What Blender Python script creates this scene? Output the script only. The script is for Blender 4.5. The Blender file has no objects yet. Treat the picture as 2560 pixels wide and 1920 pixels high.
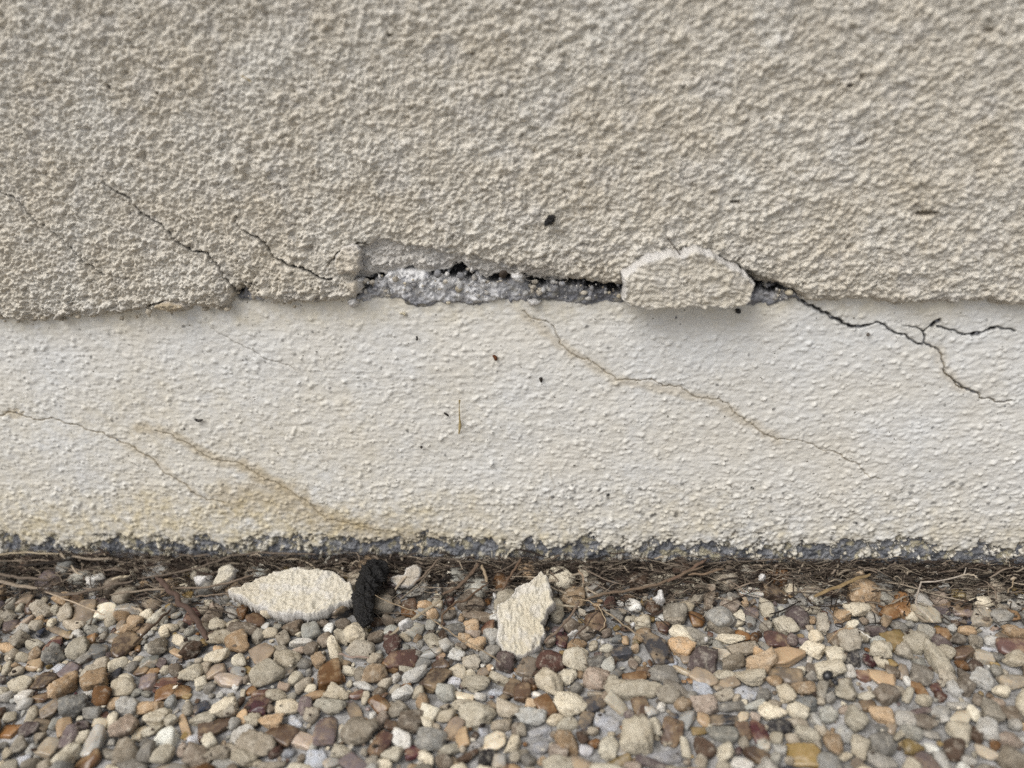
import bpy, bmesh, math, random
import numpy as np
from mathutils import Matrix, Vector
random.seed(4); RNG = np.random.default_rng(11)
S = bpy.context.scene; COL = S.collection

# ------------------------------------------------------------------ camera
PITCH, YAW, ROLL, CH, CD, HALF = 25.0, 5.3, 2.8, .19, .235, .679
p_, y_, r_ = map(math.radians, (PITCH, YAW, ROLL))
FW = np.array([-math.sin(y_)*math.cos(p_), math.cos(y_)*math.cos(p_), -math.sin(p_)])
_r = np.array([math.cos(y_), math.sin(y_), 0.]); _u = np.cross(_r, FW)
RT = _r*math.cos(r_) - _u*math.sin(r_); UP = np.cross(RT, FW)
CAM = np.array([0., -CD, CH]); FPX = 1280/HALF
cd = bpy.data.cameras.new('camera'); cam = bpy.data.objects.new('camera', cd); COL.objects.link(cam)
cam.matrix_world = Matrix([[RT[0], UP[0], -FW[0], CAM[0]], [RT[1], UP[1], -FW[1], CAM[1]], [RT[2], UP[2], -FW[2], CAM[2]], [0, 0, 0, 1]])
cd.sensor_width = 36; cd.lens = 18/HALF; cd.clip_start = .005; cd.clip_end = 200
cd.dof.use_dof = True; cd.dof.focus_distance = .262; cd.dof.aperture_fstop = 5.4
S.camera = cam

# ------------------------------------------------------------------ light: bright overcast, soft light from upper left
w = bpy.data.worlds.new('World'); S.world = w; w.use_nodes = True
nt = w.node_tree; bg = nt.nodes['Background']
sky = nt.nodes.new('ShaderNodeTexSky'); sky.sky_type = 'NISHITA'; sky.sun_disc = False
SUN_EL, SUN_AZ = 54, 225      # azimuth measured clockwise from +Y (225 = from the left front)
sky.sun_elevation = math.radians(SUN_EL); sky.sun_rotation = math.radians(SUN_AZ)
sky.air_density = 1.0; sky.dust_density = 4.0; sky.ozone_density = 1.0
hs = nt.nodes.new('ShaderNodeHueSaturation'); hs.inputs['Saturation'].default_value = .35
nt.links.new(sky.outputs[0], hs.inputs['Color']); nt.links.new(hs.outputs[0], bg.inputs[0])
bg.inputs[1].default_value = .1
sd = bpy.data.lights.new('sun', 'SUN'); sd.energy = 1.7; sd.angle = math.radians(42); sd.color = (1, .978, .94)
so = bpy.data.objects.new('sun', sd); COL.objects.link(so)
a, e = math.radians(SUN_AZ), math.radians(SUN_EL)
sdir = Vector((math.sin(a)*math.cos(e), math.cos(a)*math.cos(e), math.sin(e)))
so.rotation_euler = sdir.to_track_quat('Z', 'Y').to_euler(); so.location = sdir*3
S.view_settings.view_transform = 'Standard'; S.view_settings.look = 'None'
S.view_settings.gamma = 1; S.view_settings.use_curve_mapping = False
S.view_settings.exposure = 0.38
S.render.engine = 'CYCLES'; S.cycles.use_denoising = False; S.cycles.denoiser = 'OPENIMAGEDENOISE'; S.cycles.denoising_input_passes = 'RGB_ALBEDO_NORMAL'; S.cycles.denoising_prefilter = 'ACCURATE'
S.cycles.max_bounces = 6; S.cycles.diffuse_bounces = 3

# ------------------------------------------------------------------ survey helpers: photo point -> point on a real plane
def ray(px, py):
    return FW + RT*(px-1280)/FPX + UP*(960-py)/FPX
def on(px, py, n=(0, 0, 1), q=(0, 0, 0)):
    v = ray(px, py); n = np.array(n, float); return CAM + ((np.array(q, float)-CAM)@n)/(v@n)*v
def gnd(px, py, z=0.): return on(px, py, q=(0, 0, z))
def wal(px, py, y=0.): return on(px, py, n=(0, 1, 0), q=(0, y, 0))
def wl(pts, o=(0, 0), s=1.):            # list of points read in an enlarged crop -> wall (x,z)
    return np.array([wal(o[0]+a/s, o[1]+b/s)[[0, 2]] for a, b in pts])

# ------------------------------------------------------------------ noise
_A = np.random.default_rng(5).uniform(0, 2*np.pi, 256); _GX, _GY = np.cos(_A), np.sin(_A)
def perlin(x, y, seed=0):
    xi = np.floor(x).astype(np.int64); yi = np.floor(y).astype(np.int64); xf = x-xi; yf = y-yi
    def g(i, j, dx, dy):
        h = (i*374761393 + j*668265263 + seed*974634777) & 0xffffffff
        h = ((h ^ (h >> 13))*1274126177) & 0xffffffff; h = (h ^ (h >> 16)) & 255
        return _GX[h]*dx + _GY[h]*dy
    u = xf*xf*xf*(xf*(xf*6-15)+10); v = yf*yf*yf*(yf*(yf*6-15)+10)
    a = g(xi, yi, xf, yf); b = g(xi+1, yi, xf-1, yf); c = g(xi, yi+1, xf, yf-1); d = g(xi+1, yi+1, xf-1, yf-1)
    return (a+(b-a)*u + ((c+(d-c)*u)-(a+(b-a)*u))*v)*1.5
def fbm(x, y, size, octs=4, seed=0, gain=.5):
    s = 0; a = 1; f = 1/size
    for k in range(octs):
        s = s + a*perlin(x*f, y*f, seed+k*17); a *= gain; f *= 2.03
    return s
def sm(e0, e1, x):
    t = np.clip((x-e0)/(e1-e0), 0, 1); return t*t*(3-2*t)
def pdist(X, Z, pts, closed=False):
    d = np.full(X.shape, 1e3); P = list(pts) + ([pts[0]] if closed else [])
    for (ax, az), (bx, bz) in zip(P[:-1], P[1:]):
        vx, vz = bx-ax, bz-az; L = vx*vx+vz*vz+1e-18
        t = np.clip(((X-ax)*vx+(Z-az)*vz)/L, 0, 1)
        d = np.minimum(d, np.hypot(X-ax-t*vx, Z-az-t*vz))
    return d
def inside(X, Z, pts):
    r = np.zeros(X.shape, bool); n = len(pts)
    for i in range(n):
        ax, az = pts[i]; bx, bz = pts[(i+1) % n]
        c = ((az > Z) != (bz > Z)); r ^= c & (X < (bx-ax)*(Z-az)/((bz-az) if bz != az else 1e-12)+ax)
    return r
JIT = .15
def frac(pts, amp=.0005, it=2, seed=0):  # jagged polyline
    g = np.random.default_rng(seed); P = [np.array(p, float) for p in pts]
    for k in range(it):
        Q = [P[0]]
        for a, b in zip(P[:-1], P[1:]):
            d = b-a; n = np.array([-d[1], d[0]])
            Q += [(a+b)/2 + n*g.uniform(-JIT, JIT), b]
        P = Q
    return np.array(P)
def local(X, Z, pts, pad, fn, out):      # evaluate a polyline distance only in its own neighbourhood
    P = np.array(pts); xs = X[0]; zs = Z[:, 0]
    i0, i1 = np.searchsorted(xs, [P[:, 0].min()-pad, P[:, 0].max()+pad]); j0, j1 = np.searchsorted(zs, [P[:, 1].min()-pad, P[:, 1].max()+pad])
    if i1 <= i0 or j1 <= j0: return
    sl = (slice(j0, j1), slice(i0, i1)); out[sl] = fn(pdist(X[sl], Z[sl], P), X[sl], Z[sl], out[sl])
def stamps(X, Z, H, n, rr, hh, seed, xr, zr, asp=(1., 1.8), ang=0., angj=.5, flat=False):
    g = np.random.default_rng(seed); xs = X[0]; zs = Z[:, 0]
    for k in range(n):
        cx, cz = g.uniform(*xr), g.uniform(*zr); r = rr[0]+(rr[1]-rr[0])*g.random()**2.2; h = g.uniform(*hh)*(.6+.4*r/rr[1])
        q = g.uniform(*asp); t = ang+g.normal()*angj; R = r*q*1.5
        i0, i1 = np.searchsorted(xs, [cx-R, cx+R]); j0, j1 = np.searchsorted(zs, [cz-R, cz+R])
        if i1 <= i0 or j1 <= j0: continue
        x = X[j0:j1, i0:i1]-cx; z = Z[j0:j1, i0:i1]-cz
        u = (x*math.cos(t)+z*math.sin(t))/(r*q); v = (-x*math.sin(t)+z*math.cos(t))/r
        d = u*u+v*v
        H[j0:j1, i0:i1] += h*(sm(1.3, .35, d) if flat else np.maximum(0, 1-d/1.6)**1.5)

# ------------------------------------------------------------------ mesh + object helpers
def mesh_np(name, V, F, attrs=None, smooth=True):
    me = bpy.data.meshes.new(name); V = np.asarray(V, np.float32); F = np.asarray(F, np.int32)
    n, k = F.shape
    me.vertices.add(len(V)); me.vertices.foreach_set('co', V.ravel())
    me.loops.add(n*k); me.loops.foreach_set('vertex_index', F.ravel())
    me.polygons.add(n); me.polygons.foreach_set('loop_start', np.arange(0, n*k, k, dtype=np.int32))
    try: me.polygons.foreach_set('loop_total', np.full(n, k, np.int32))
    except Exception: pass
    me.polygons.foreach_set('use_smooth', np.full(n, smooth, bool))
    for nm, dat in (attrs or {}).items():
        d = np.asarray(dat, np.float32)
        if d.ndim == 1: at = me.attributes.new(nm, 'FLOAT', 'POINT'); at.data.foreach_set('value', d)
        else:
            if d.shape[1] == 3: d = np.concatenate([d, np.ones((len(d), 1), np.float32)], 1)
            at = me.attributes.new(nm, 'FLOAT_COLOR', 'POINT'); at.data.foreach_set('color', d.ravel())
    me.update(calc_edges=True); me.validate(); return me
def link(name, me, mat=None, parent=None, loc=None, **tags):
    o = bpy.data.objects.new(name, me); COL.objects.link(o)
    if mat is not None: me.materials.append(mat)
    if parent is not None: o.parent = parent
    if loc is not None: o.location = loc
    for k, v in tags.items(): o[k] = v
    return o
def grid(xs, zs): return np.meshgrid(xs, zs)
def gridfaces(nz, nx, keep=None):
    i = (np.arange(nz-1)[:, None]*nx + np.arange(nx-1)[None]).ravel()
    F = np.stack([i, i+1, i+nx+1, i+nx], 1)
    return F if keep is None else F[keep.ravel()]
def compact(V, F, attrs):
    used = np.unique(F); m = np.full(len(V), -1, np.int64); m[used] = np.arange(len(used))
    return V[used], m[F], {k: v[used] for k, v in attrs.items()}
def lin(r, g, b):
    f = lambda c: ((c/255+.055)/1.055)**2.4 if c > 10 else c/255/12.92
    return (f(r), f(g), f(b))
def recenter(o, base):
    b = Vector(base); o.data.transform(Matrix.Translation(-b)); o.location = b

# ------------------------------------------------------------------ materials
class NT:
    def __init__(s, name, rough=.9, spec=.3):
        s.m = bpy.data.materials.new(name); s.m.use_nodes = True; s.t = s.m.node_tree
        s.b = s.t.nodes['Principled BSDF']; s.b.inputs['Roughness'].default_value = rough
        s.b.inputs['Specular IOR Level'].default_value = spec
        s.co = s.n('ShaderNodeNewGeometry').outputs['Position']
    def n(s, typ, **k):
        x = s.t.nodes.new(typ)
        for a, b in k.items(): setattr(x, a, b)
        return x
    def l(s, a, b): s.t.links.new(a, b)
    def noise(s, mm, detail=4, rough=.6, stretch=None):
        x = s.n('ShaderNodeTexNoise'); x.inputs['Scale'].default_value = 1000/mm; x.inputs['Detail'].default_value = detail; x.inputs['Roughness'].default_value = rough
        if stretch:
            mp = s.n('ShaderNodeMapping'); mp.inputs['Scale'].default_value = stretch; s.l(s.co, mp.inputs[0]); s.l(mp.outputs[0], x.inputs['Vector'])
        else: s.l(s.co, x.inputs['Vector'])
        return x.outputs['Fac']
    def ramp(s, f, a, b, ca=(0, 0, 0), cb=(1, 1, 1)):
        r = s.n('ShaderNodeValToRGB'); r.color_ramp.elements[0].position = a; r.color_ramp.elements[1].position = b
        r.color_ramp.elements[0].color = (*ca, 1); r.color_ramp.elements[1].color = (*cb, 1); s.l(f, r.inputs[0]); return r.outputs[0]
    def mix(s, f, a, b, mode='MIX'):
        x = s.n('ShaderNodeMix', data_type='RGBA', blend_type=mode)
        for sock, v in ((x.inputs[0], f), (x.inputs[6], a), (x.inputs[7], b)):
            if isinstance(v, (int, float)): sock.default_value = v
            elif isinstance(v, tuple): sock.default_value = (*v[:3], 1)
            else: s.l(v, sock)
        return x.outputs[2]
    def mul(s, a, b):
        x = s.n('ShaderNodeMath', operation='MULTIPLY')
        for i, v in enumerate((a, b)):
            if isinstance(v, (int, float)): x.inputs[i].default_value = v
            else: s.l(v, x.inputs[i])
        return x.outputs[0]
    def attr(s, nm): return s.n('ShaderNodeAttribute', attribute_name=nm)
    def sep(s, c): x = s.n('ShaderNodeSeparateColor'); s.l(c, x.inputs[0]); return x.outputs
    def base(s, c): s.l(c, s.b.inputs['Base Color']) if not isinstance(c, tuple) else setattr(s.b.inputs['Base Color'], 'default_value', (*c, 1))
    def bump(s, f, strength, dist):
        x = s.n('ShaderNodeBump'); x.inputs['Strength'].default_value = strength; x.inputs['Distance'].default_value = dist
        s.l(f, x.inputs['Height']); s.l(x.outputs[0], s.b.inputs['Normal'])

def mat_coat(name='render_coat', ca=(219, 211, 196), cb=(227, 223, 214)):
    m = NT(name, .95, .15); mk = m.sep(m.attr('mask').outputs['Color'])
    c = m.mix(m.ramp(m.noise(22, 4), .35, .68), lin(*ca), lin(*cb))
    c = m.mix(m.mul(m.ramp(m.noise(1.3, 4, .75), .45, .7), .4), c, lin(170, 158, 136))
    c = m.mix(m.mul(m.ramp(m.noise(14, 5, .7), .45, .68), .4), c, lin(190, 179, 160))
    c = m.mix(m.mul(m.ramp(m.noise(.9, 2, .6), .58, .72), .5), c, lin(222, 217, 206))
    c = m.mix(mk[0], c, lin(212, 209, 205))
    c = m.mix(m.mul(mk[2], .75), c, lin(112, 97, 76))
    c = m.mix(mk[1], c, lin(26, 23, 21))
    m.base(c); m.bump(m.noise(.6, 5, .8), .9, .0006); return m.m
def mat_paint():
    m = NT('plinth_paint', .8, .25); mk = m.sep(m.attr('mask').outputs['Color']); sp = m.sep(m.attr('mask2').outputs['Color'])
    c = m.mix(m.ramp(m.noise(35, 3), .35, .65), lin(214, 210, 201), lin(214, 214, 212))
    c = m.mix(m.mul(m.ramp(m.noise(2.2, 4, .7), .42, .75), .28), c, lin(186, 181, 166))
    c = m.mix(mk[0], c, lin(202, 190, 160))
    c = m.mix(sp[0], c, lin(166, 148, 112))
    c = m.mix(mk[2], c, lin(116, 99, 66))
    c = m.mix(m.mul(m.ramp(m.noise(1.3, 1, .4), .735, .765), .8), c, lin(70, 64, 52))
    c = m.mix(sp[1], c, lin(120, 112, 100))
    c = m.mix(mk[1], c, lin(22, 21, 22))
    m.base(c); m.bump(m.noise(.9, 4, .6, (.8, 1, 1.1)), .4, .0003); return m.m
def mat_mortar(name='mortar', ca=(102, 104, 109), cb=(148, 149, 152)):
    m = NT(name, 1., .0); mk = m.sep(m.attr('mask').outputs['Color'])
    c = m.mix(m.ramp(m.noise(4, 5, .7), .38, .64), lin(*ca), lin(*cb))
    if name == 'mortar':
        sx = m.n('ShaderNodeSeparateXYZ'); m.l(m.co, sx.inputs[0]); gt = m.n('ShaderNodeMath', operation='GREATER_THAN'); m.l(sx.outputs[2], gt.inputs[0]); gt.inputs[1].default_value = .07
        c = m.mix(gt.outputs[0], c, m.mix(m.ramp(m.noise(3, 5, .8), .38, .62), lin(112, 113, 119), lin(158, 158, 161)))
    c = m.mix(m.mul(m.ramp(m.noise(.9, 4, .8), .53, .62), .6 if name == 'mortar' else .2), c, lin(50, 50, 56))
    c = m.mix(m.mul(mk[2], m.ramp(m.noise(.9, 4, .7), .3, .5)), c, lin(200, 190, 158))
    c = m.mix(m.mul(mk[0], m.ramp(m.noise(2.3, 6, .8), .39, .49)), c, lin(226, 225, 224))
    c = m.mix(mk[1], c, lin(20, 19, 20))
    m.base(c); m.bump(m.noise(.8, 6, .8), .7, .0005); return m.m
def mat_stone(name, gloss):
    m = NT(name, .32 if gloss else .8, .45 if gloss else .25); at = m.attr('col').outputs['Color']
    if gloss:
        c = m.mix(m.mul(m.ramp(m.noise(4.5, 4, .6, (1, 1, 1)), .45, .7), .55), at, lin(188, 165, 132), 'MIX')
        c = m.mix(m.mul(m.ramp(m.noise(3.2, 3, .6), .5, .75), .5), c, m.mix(1., at, (.45, .4, .38), 'MULTIPLY'))
        m.base(c); m.bump(m.noise(2.5, 3, .5), .35, .0005)
        r = m.n('ShaderNodeMapRange'); r.inputs[3].default_value = .1; r.inputs[4].default_value = .45; m.l(m.noise(3, 3), r.inputs[0]); m.l(r.outputs[0], m.b.inputs['Roughness'])
        m.b.inputs['Subsurface Weight'].default_value = .12; m.b.inputs['Subsurface Radius'].default_value = (.0012, .0007, .0004); m.b.inputs['Subsurface Scale'].default_value = 1
    else:
        c = m.mix(m.mul(m.ramp(m.noise(3.5, 4, .65), .42, .68), .6), at, m.mix(1., at, (.62, .57, .5), 'MULTIPLY'))
        c = m.mix(m.mul(m.ramp(m.noise(2.1, 4, .7), .5, .72), .5), c, lin(214, 206, 190))
        c = m.mix(m.mul(m.ramp(m.noise(.8, 3, .6), .58, .68), .7), c, lin(84, 75, 64))
        m.base(c); m.bump(m.noise(1.0, 6, .8), .9, .0007)
    return m.m
def mat_simple(name, c1, c2, mm=3, rough=.9, spec=.2, bump=.4, bs=.8, bd=.0003):
    m = NT(name, rough, spec); m.base(m.mix(m.ramp(m.noise(mm, 4, .65), .35, .68), lin(*c1), lin(*c2)))
    m.bump(m.noise(bs, 4, .7), bump, bd); return m.m
def mat_col(name, rough=.8, spec=.25):
    m = NT(name, rough, spec); at = m.attr('col').outputs['Color']
    m.base(m.mix(m.mul(m.ramp(m.noise(1.2, 3, .7), .4, .7), .5), at, m.mix(1., at, (.5, .46, .42), 'MULTIPLY'))); m.bump(m.noise(.5, 3), .3, .0002); return m.m
M_COAT = mat_coat(); M_PAINT = mat_paint(); M_MORT = mat_mortar()
M_ROUGH = mat_stone('pebble_limestone', False); M_FLINT = mat_stone('pebble_flint', True)
M_FIBRE = mat_col('dry_fibre')

# ------------------------------------------------------------------ survey of the wall (photo pixels -> wall metres)
R3 = ((0, 420), 2.572); R1 = ((800, 540), 3.456); R2 = ((1400, 540), 3.456); R4 = ((1900, 640), 3.352); R5 = ((0, 940), 2.011)
edge_px = [(-300, 800), (0, 786), (60, 800), (109, 793), (202, 786), (288, 778), (373, 775), (467, 762), (537, 768), (575, 764), (588, 745), (594, 724), (612, 712), (640, 733), (660, 747),
           (719, 752), (778, 750), (836, 747), (893, 745), (905, 694), (930, 690), (968, 678), (1000, 672), (1031, 664), (1046, 676), (1083, 679), (1118, 672), (1140, 655), (1155, 655), (1170, 667),
           (1205, 683), (1217, 697), (1234, 680), (1263, 681), (1300, 690), (1335, 692), (1379, 694), (1400, 697), (1466, 697), (1516, 708), (1556, 702), (1640, 690), (1740, 650),
           (1785, 648), (1834, 672), (1892, 706), (1950, 714), (1985, 728), (2010, 744), (2028, 752), (2091, 745), (2168, 746), (2237, 754), (2297, 752), (2407, 747), (2461, 748), (2520, 757), (2556, 757), (2900, 765)]
EDGE = np.array([wal(*q)[[0, 2]] for q in edge_px]); EDGE = EDGE[np.argsort(EDGE[:, 0], kind='stable')]
top_px = [(-300, 700), (560, 720), (583, 736), (600, 752), (657, 756), (675, 720), (860, 700), (885, 752), (916, 747), (959, 741), (1003, 748), (1026, 763), (1066, 770), (1095, 755), (1147, 757),
          (1199, 763), (1234, 749), (1318, 748), (1379, 753), (1429, 751), (1464, 763), (1516, 755), (1556, 752), (1886, 762), (1915, 755), (1938, 761), (1979, 744), (2004, 744), (2020, 700), (2900, 700)]
PTOP = np.array([wal(*q)[[0, 2]] for q in top_px])
recess = wl([(190, 285), (250, 235), (420, 232), (470, 190), (520, 155), (660, 190), (800, 205), (1080, 250), (1300, 300), (1500, 330), (1800, 400), (2100, 480), (2300, 560), (2212, 640), (300, 640), (330, 400), (300, 300)], *R1)
WX0, WX1 = -.245, .175
def axes(lo, hi, step, far_lo, far_hi):
    c = np.arange(lo, hi, step); l = []; s = step; x = lo
    while x > far_lo: s *= 1.35; x -= s; l.append(max(x, far_lo))
    r = []; s = step; x = c[-1]
    while x < far_hi: s *= 1.35; x += s; r.append(min(x, far_hi))
    return np.array(sorted(set(l)) + list(c) + sorted(set(r)))
WXS = axes(WX0, WX1, .00032, -2.6, 2.6)

root = bpy.data.objects.new('rendered_wall', None); COL.objects.link(root); root['label'] = 'cream plastered house wall, rough above and smooth cracked plinth below, standing on the pebble path'; root['category'] = 'wall'

# ---- upper render coat
zs = axes(.094, .212, .00026, .0935, 2.4); WXC = axes(WX0, WX1, .00026, -2.6, 2.6); X, Z = grid(WXC, zs)
ez = np.interp(X, EDGE[:, 0], EDGE[:, 1]); tip = perlin(X/.0035, Z/.003, 3)*.0009 + perlin(X/.0013, Z/.0011, 9)*.0006 + sm(-.05, -.11, X)*(perlin(X/.006, Z/.004, 13)*.0014+perlin(X/.0022, Z/.002, 14)*.0009)
s = Z - ez - tip
right = sm(.03, .13, X)
th = math.radians(20); U = X*math.cos(th)+Z*math.sin(th); V_ = -X*math.sin(th)+Z*math.cos(th)
wU = U + fbm(X, Z, .012, 2, 41)*.0012; wV = V_ + fbm(X, Z, .009, 2, 43)*.0012
st = 1.1+.7*sm(-.2, .1, X)
H = fbm(wU/1.6, wV, .011, 2, 1)*.00035 + fbm(wU/st, wV, .003, 4, 2, .75)*.00042
H += np.sqrt(np.abs(perlin(wU/st/.0017, wV/.0017, 6)))*.00045 + np.sqrt(np.abs(perlin(wU/st/.00095, wV/.00095, 7)))*.00045
H += fbm(wU/st, wV, .00085, 2, 8, .7)*.0003
stamps(X, Z, H, 20000, (.00032, .00095), (.0003, .0009), 21, (WX0, WX1), (.1, .212), (1, 1.6), th, .5)
stamps(X, Z, H, 2600, (.0007, .0018), (.0004, .0009), 29, (WX0, WX1), (.1, .212), (1, 1.6), th, .5)
pit = np.zeros_like(H); stamps(X, Z, pit, 700, (.0004, .0011), (.5, 1.), 22, (WX0, WX1), (.1, .212), (1, 2.2), th, .5)
stamps(X, Z, H, 26000, (.0003, .0007), (.0002, .00055), 27, (WX0, WX1), (.1, .212), (1, 1.5), th, .6)
fp = np.zeros_like(H); stamps(X, Z, fp, 7500, (.0003, .0006), (.5, 1.), 28, (WX0, WX1), (.1, .212), (1, 1.8), th, .6)
H -= pit*.0013 + fp*.0007
Hc = .0024 + .0012*right
prof = np.where(s < 0, s*4, Hc*np.sqrt(np.clip(s/.0026, 0, 1)*(2-np.clip(s/.0026, 0, 1))))
prof += sm(0, .03, s)*.0006
T = np.clip(prof, -.004, 1) + H*sm(-.0002, .0022, s)*(.9+.4*(1-right)*sm(.02, 0, s))
# spalled recess: inner coat, paler and smoother
ri = inside(X, Z, recess); rd = pdist(X[:, :], Z, recess, True) if False else None
xs0, xs1 = np.searchsorted(WXC, [-.1, .07]); sl = (slice(None), slice(xs0, xs1))
sd_ = np.zeros_like(X); sd_[sl] = pdist(X[sl], Z[sl], recess, True)*np.where(ri[sl], 1, -1)
soft = .0006+.0030*sm(-.075, -.03, X)
rec = np.zeros_like(X); rec[sl] = sm(0, 1, sd_[sl]/soft[sl]+.15+.5*perlin(X[sl]/.002, Z[sl]/.002, 51))
deep = .0023 - .0006*sm(-.04, .03, X)
T = T - rec*np.minimum(deep, np.maximum(T, 0))*sm(-.001, .0006, s) - rec*(H*.12)
mask = np.zeros(X.shape+(3,))
wp = sm(.35, .8, fbm(X, Z, .012, 3, 61)+.15)*.55
mask[..., 0] = np.clip(wp*(.5+.5*sm(.2, -.2, H/.001)) + rec*.68, 0, .85)
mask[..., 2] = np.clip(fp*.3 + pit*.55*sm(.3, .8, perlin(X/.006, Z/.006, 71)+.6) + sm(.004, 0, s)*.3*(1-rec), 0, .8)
def crack(pts, wd, depth, seed, ch, amt=1., itn=3, taper=True):
    P = frac(pts, it=itn, seed=seed)
    L = np.concatenate([[0], np.cumsum(np.hypot(*np.diff(P, axis=0).T))]); 
    def f(d, x, z, o):
        k = sm(wd, wd*.35, d - wd*.35*perlin(x/.0016, z/.0016, seed))
        return np.maximum(o, k)
    m = np.zeros_like(X); local(X, Z, P, wd*3+.001, f, m)
    if taper:
        ends = np.hypot(X-P[0, 0], Z-P[0, 1]); m *= sm(0, .008, ends)*.8+.2
    mask[..., ch] = np.maximum(mask[..., ch], m*amt); return m
cA = crack(wl([(0, 100), (60, 150), (180, 220), (300, 345), (390, 400), (470, 460), (530, 540), (560, 580), (640, 630), (700, 670)], *R3), .00032, .002, 1, 1, .75)
cB = crack(wl([(690, 60), (760, 120), (850, 170), (900, 210), (960, 290), (1100, 380), (1160, 450), (1220, 490), (1290, 520), (1340, 525), (1400, 580), (1450, 640), (1520, 730), (1532, 800)], *R3), .00042, .002, 2, 1, .9)
cC = crack(wl([(1540, 340), (1600, 390), (1680, 430), (1780, 560), (1850, 590), (1920, 620), (1960, 620), (2030, 660), (2150, 695)], *R3), .00046, .002, 3, 1, .9)
cD = crack(wl([(970, 905), (985, 870), (1060, 845), (1130, 860), (1190, 885)], *R3), .00055, .002, 4, 1, .8, 2, False)
cE = crack(wl([(1540, 700), (1600, 720), (1680, 745)], *R3), .0004, .001, 5, 1, .7)
cF = crack(wl([(70, 455), (110, 370), (190, 285), (240, 240), (330, 228), (420, 228)], *R1), .00045, .002, 6, 2, .7, 2)
cuts = cA+cB+cC+cD+cE+cF
T -= np.clip(cuts, 0, 1)*.0024
for (a_, b_, rx, rz, d_) in ((2318, 533, .0034, .0008, .8), (1838, 506, .0014, .0006, .6), (2125, 215, .0012, .0006, .5), (268, 218, .0006, .0009, .8), (970, 88, .0006, .0007, .6), (392, 233, .0006, .0005, .5)):
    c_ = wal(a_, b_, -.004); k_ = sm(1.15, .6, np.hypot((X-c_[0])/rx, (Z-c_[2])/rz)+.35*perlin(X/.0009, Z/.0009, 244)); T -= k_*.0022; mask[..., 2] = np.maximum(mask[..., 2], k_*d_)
# plates on the two sides of the cracks stand a little proud
bl = wl([(1400, 590), (1450, 650), (1525, 745), (1500, 860), (1380, 890), (1340, 800), (1360, 650)], *R3)
T += sm(.012, 0, np.hypot(X-bl[:, 0].mean()+.004, Z-bl[:, 1].mean()))*.0018
T += .0012*sm(.0, .004, wl([(1960, 700)], *R3)[0, 1]+.006-Z)*sm(.012, .002, np.abs(X-wl([(1950, 700)], *R3)[0, 0]))
sh = wl([(1340, 375), (1480, 400), (1600, 470), (1750, 500), (1900, 590), (1960, 660), (1800, 640), (1650, 520), (1500, 450)], *R2)
k_ = np.zeros_like(X); local(X, Z, wl([(1300, 375), (1480, 440), (1600, 500), (1750, 560), (1900, 620), (1980, 665)], *R2), .004, lambda d, x, z, o: sm(.0026, .0006, d), k_)
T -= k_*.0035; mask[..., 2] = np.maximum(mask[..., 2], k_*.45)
T = np.maximum(T, -.0035)
V = np.stack([X, -T, Z], -1).reshape(-1, 3)
q = np.maximum(np.maximum(T[:-1, :-1], T[1:, 1:]), np.maximum(T[1:, :-1], T[:-1, 1:])) > -.0022
q |= (s[:-1, :-1] > .0005)
F = gridfaces(*X.shape, q); V, F, A = compact(V, F, {'mask': mask.reshape(-1, 3)})
link('render_coat', mesh_np('render_coat', V, F, A), M_COAT, root, label='rough grainy cream plaster, cracked and chipped along its lower edge')

# ---- smooth painted plinth
zs = axes(-.004, .1165, .00034, -.006, .1166); X, Z = grid(WXS, zs)
sx = X/.55
H = fbm(X/1.5, Z, .02, 2, 101)*.0003 + perlin(X/.009, Z/.0012, 103)*.00005 + perlin(X/.004, Z/.0009, 104)*.00004
H += fbm(X/1.6, Z, .0025, 3, 105, .6)*.00015 + (.4-np.abs(perlin(X/.003+perlin(X/.006, Z/.006, 107)*.6, Z/.0017, 106)))*.00011
dens = .35+.65*sm(.09, .03, Z)
stamps(X, Z, H, 11000, (.00035, .001), (.0001, .00032), 121, (WX0, WX1), (0, .11), (1., 1.8), .1, .5)
stamps(X, Z, H, 1300, (.0005, .001), (.0003, .0006), 122, (WX0, WX1), (0, .105), (1., 1.4), .1, .8)
stamps(X, Z, H, 3000, (.0004, .001), (.0002, .0005), 123, (WX0, WX1), (0, .04), (1, 1.5), .1, .6)
H += sm(.03, .0, Z)*fbm(X, Z, .003, 3, 125)*.0003
mask = np.zeros(X.shape+(3,)); mask2 = np.zeros(X.shape+(3,)); mot = .62+.5*fbm(X, Z, .006, 4, 177, .7)
left = sm(.05, -.15, X)
mask[..., 0] = np.clip(sm(.046, .008, Z+fbm(X, Z, .02, 3, 131)*.009)*(.5+.3*left) + sm(.098, .108, Z+fbm(X, Z, .02, 2, 132)*.004)*.36 + .1*sm(.1, .7, fbm(X, Z, .05, 3, 133)) + .22*sm(.02, -.12, X)*sm(.1, .06, Z), 0, .9)
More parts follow.
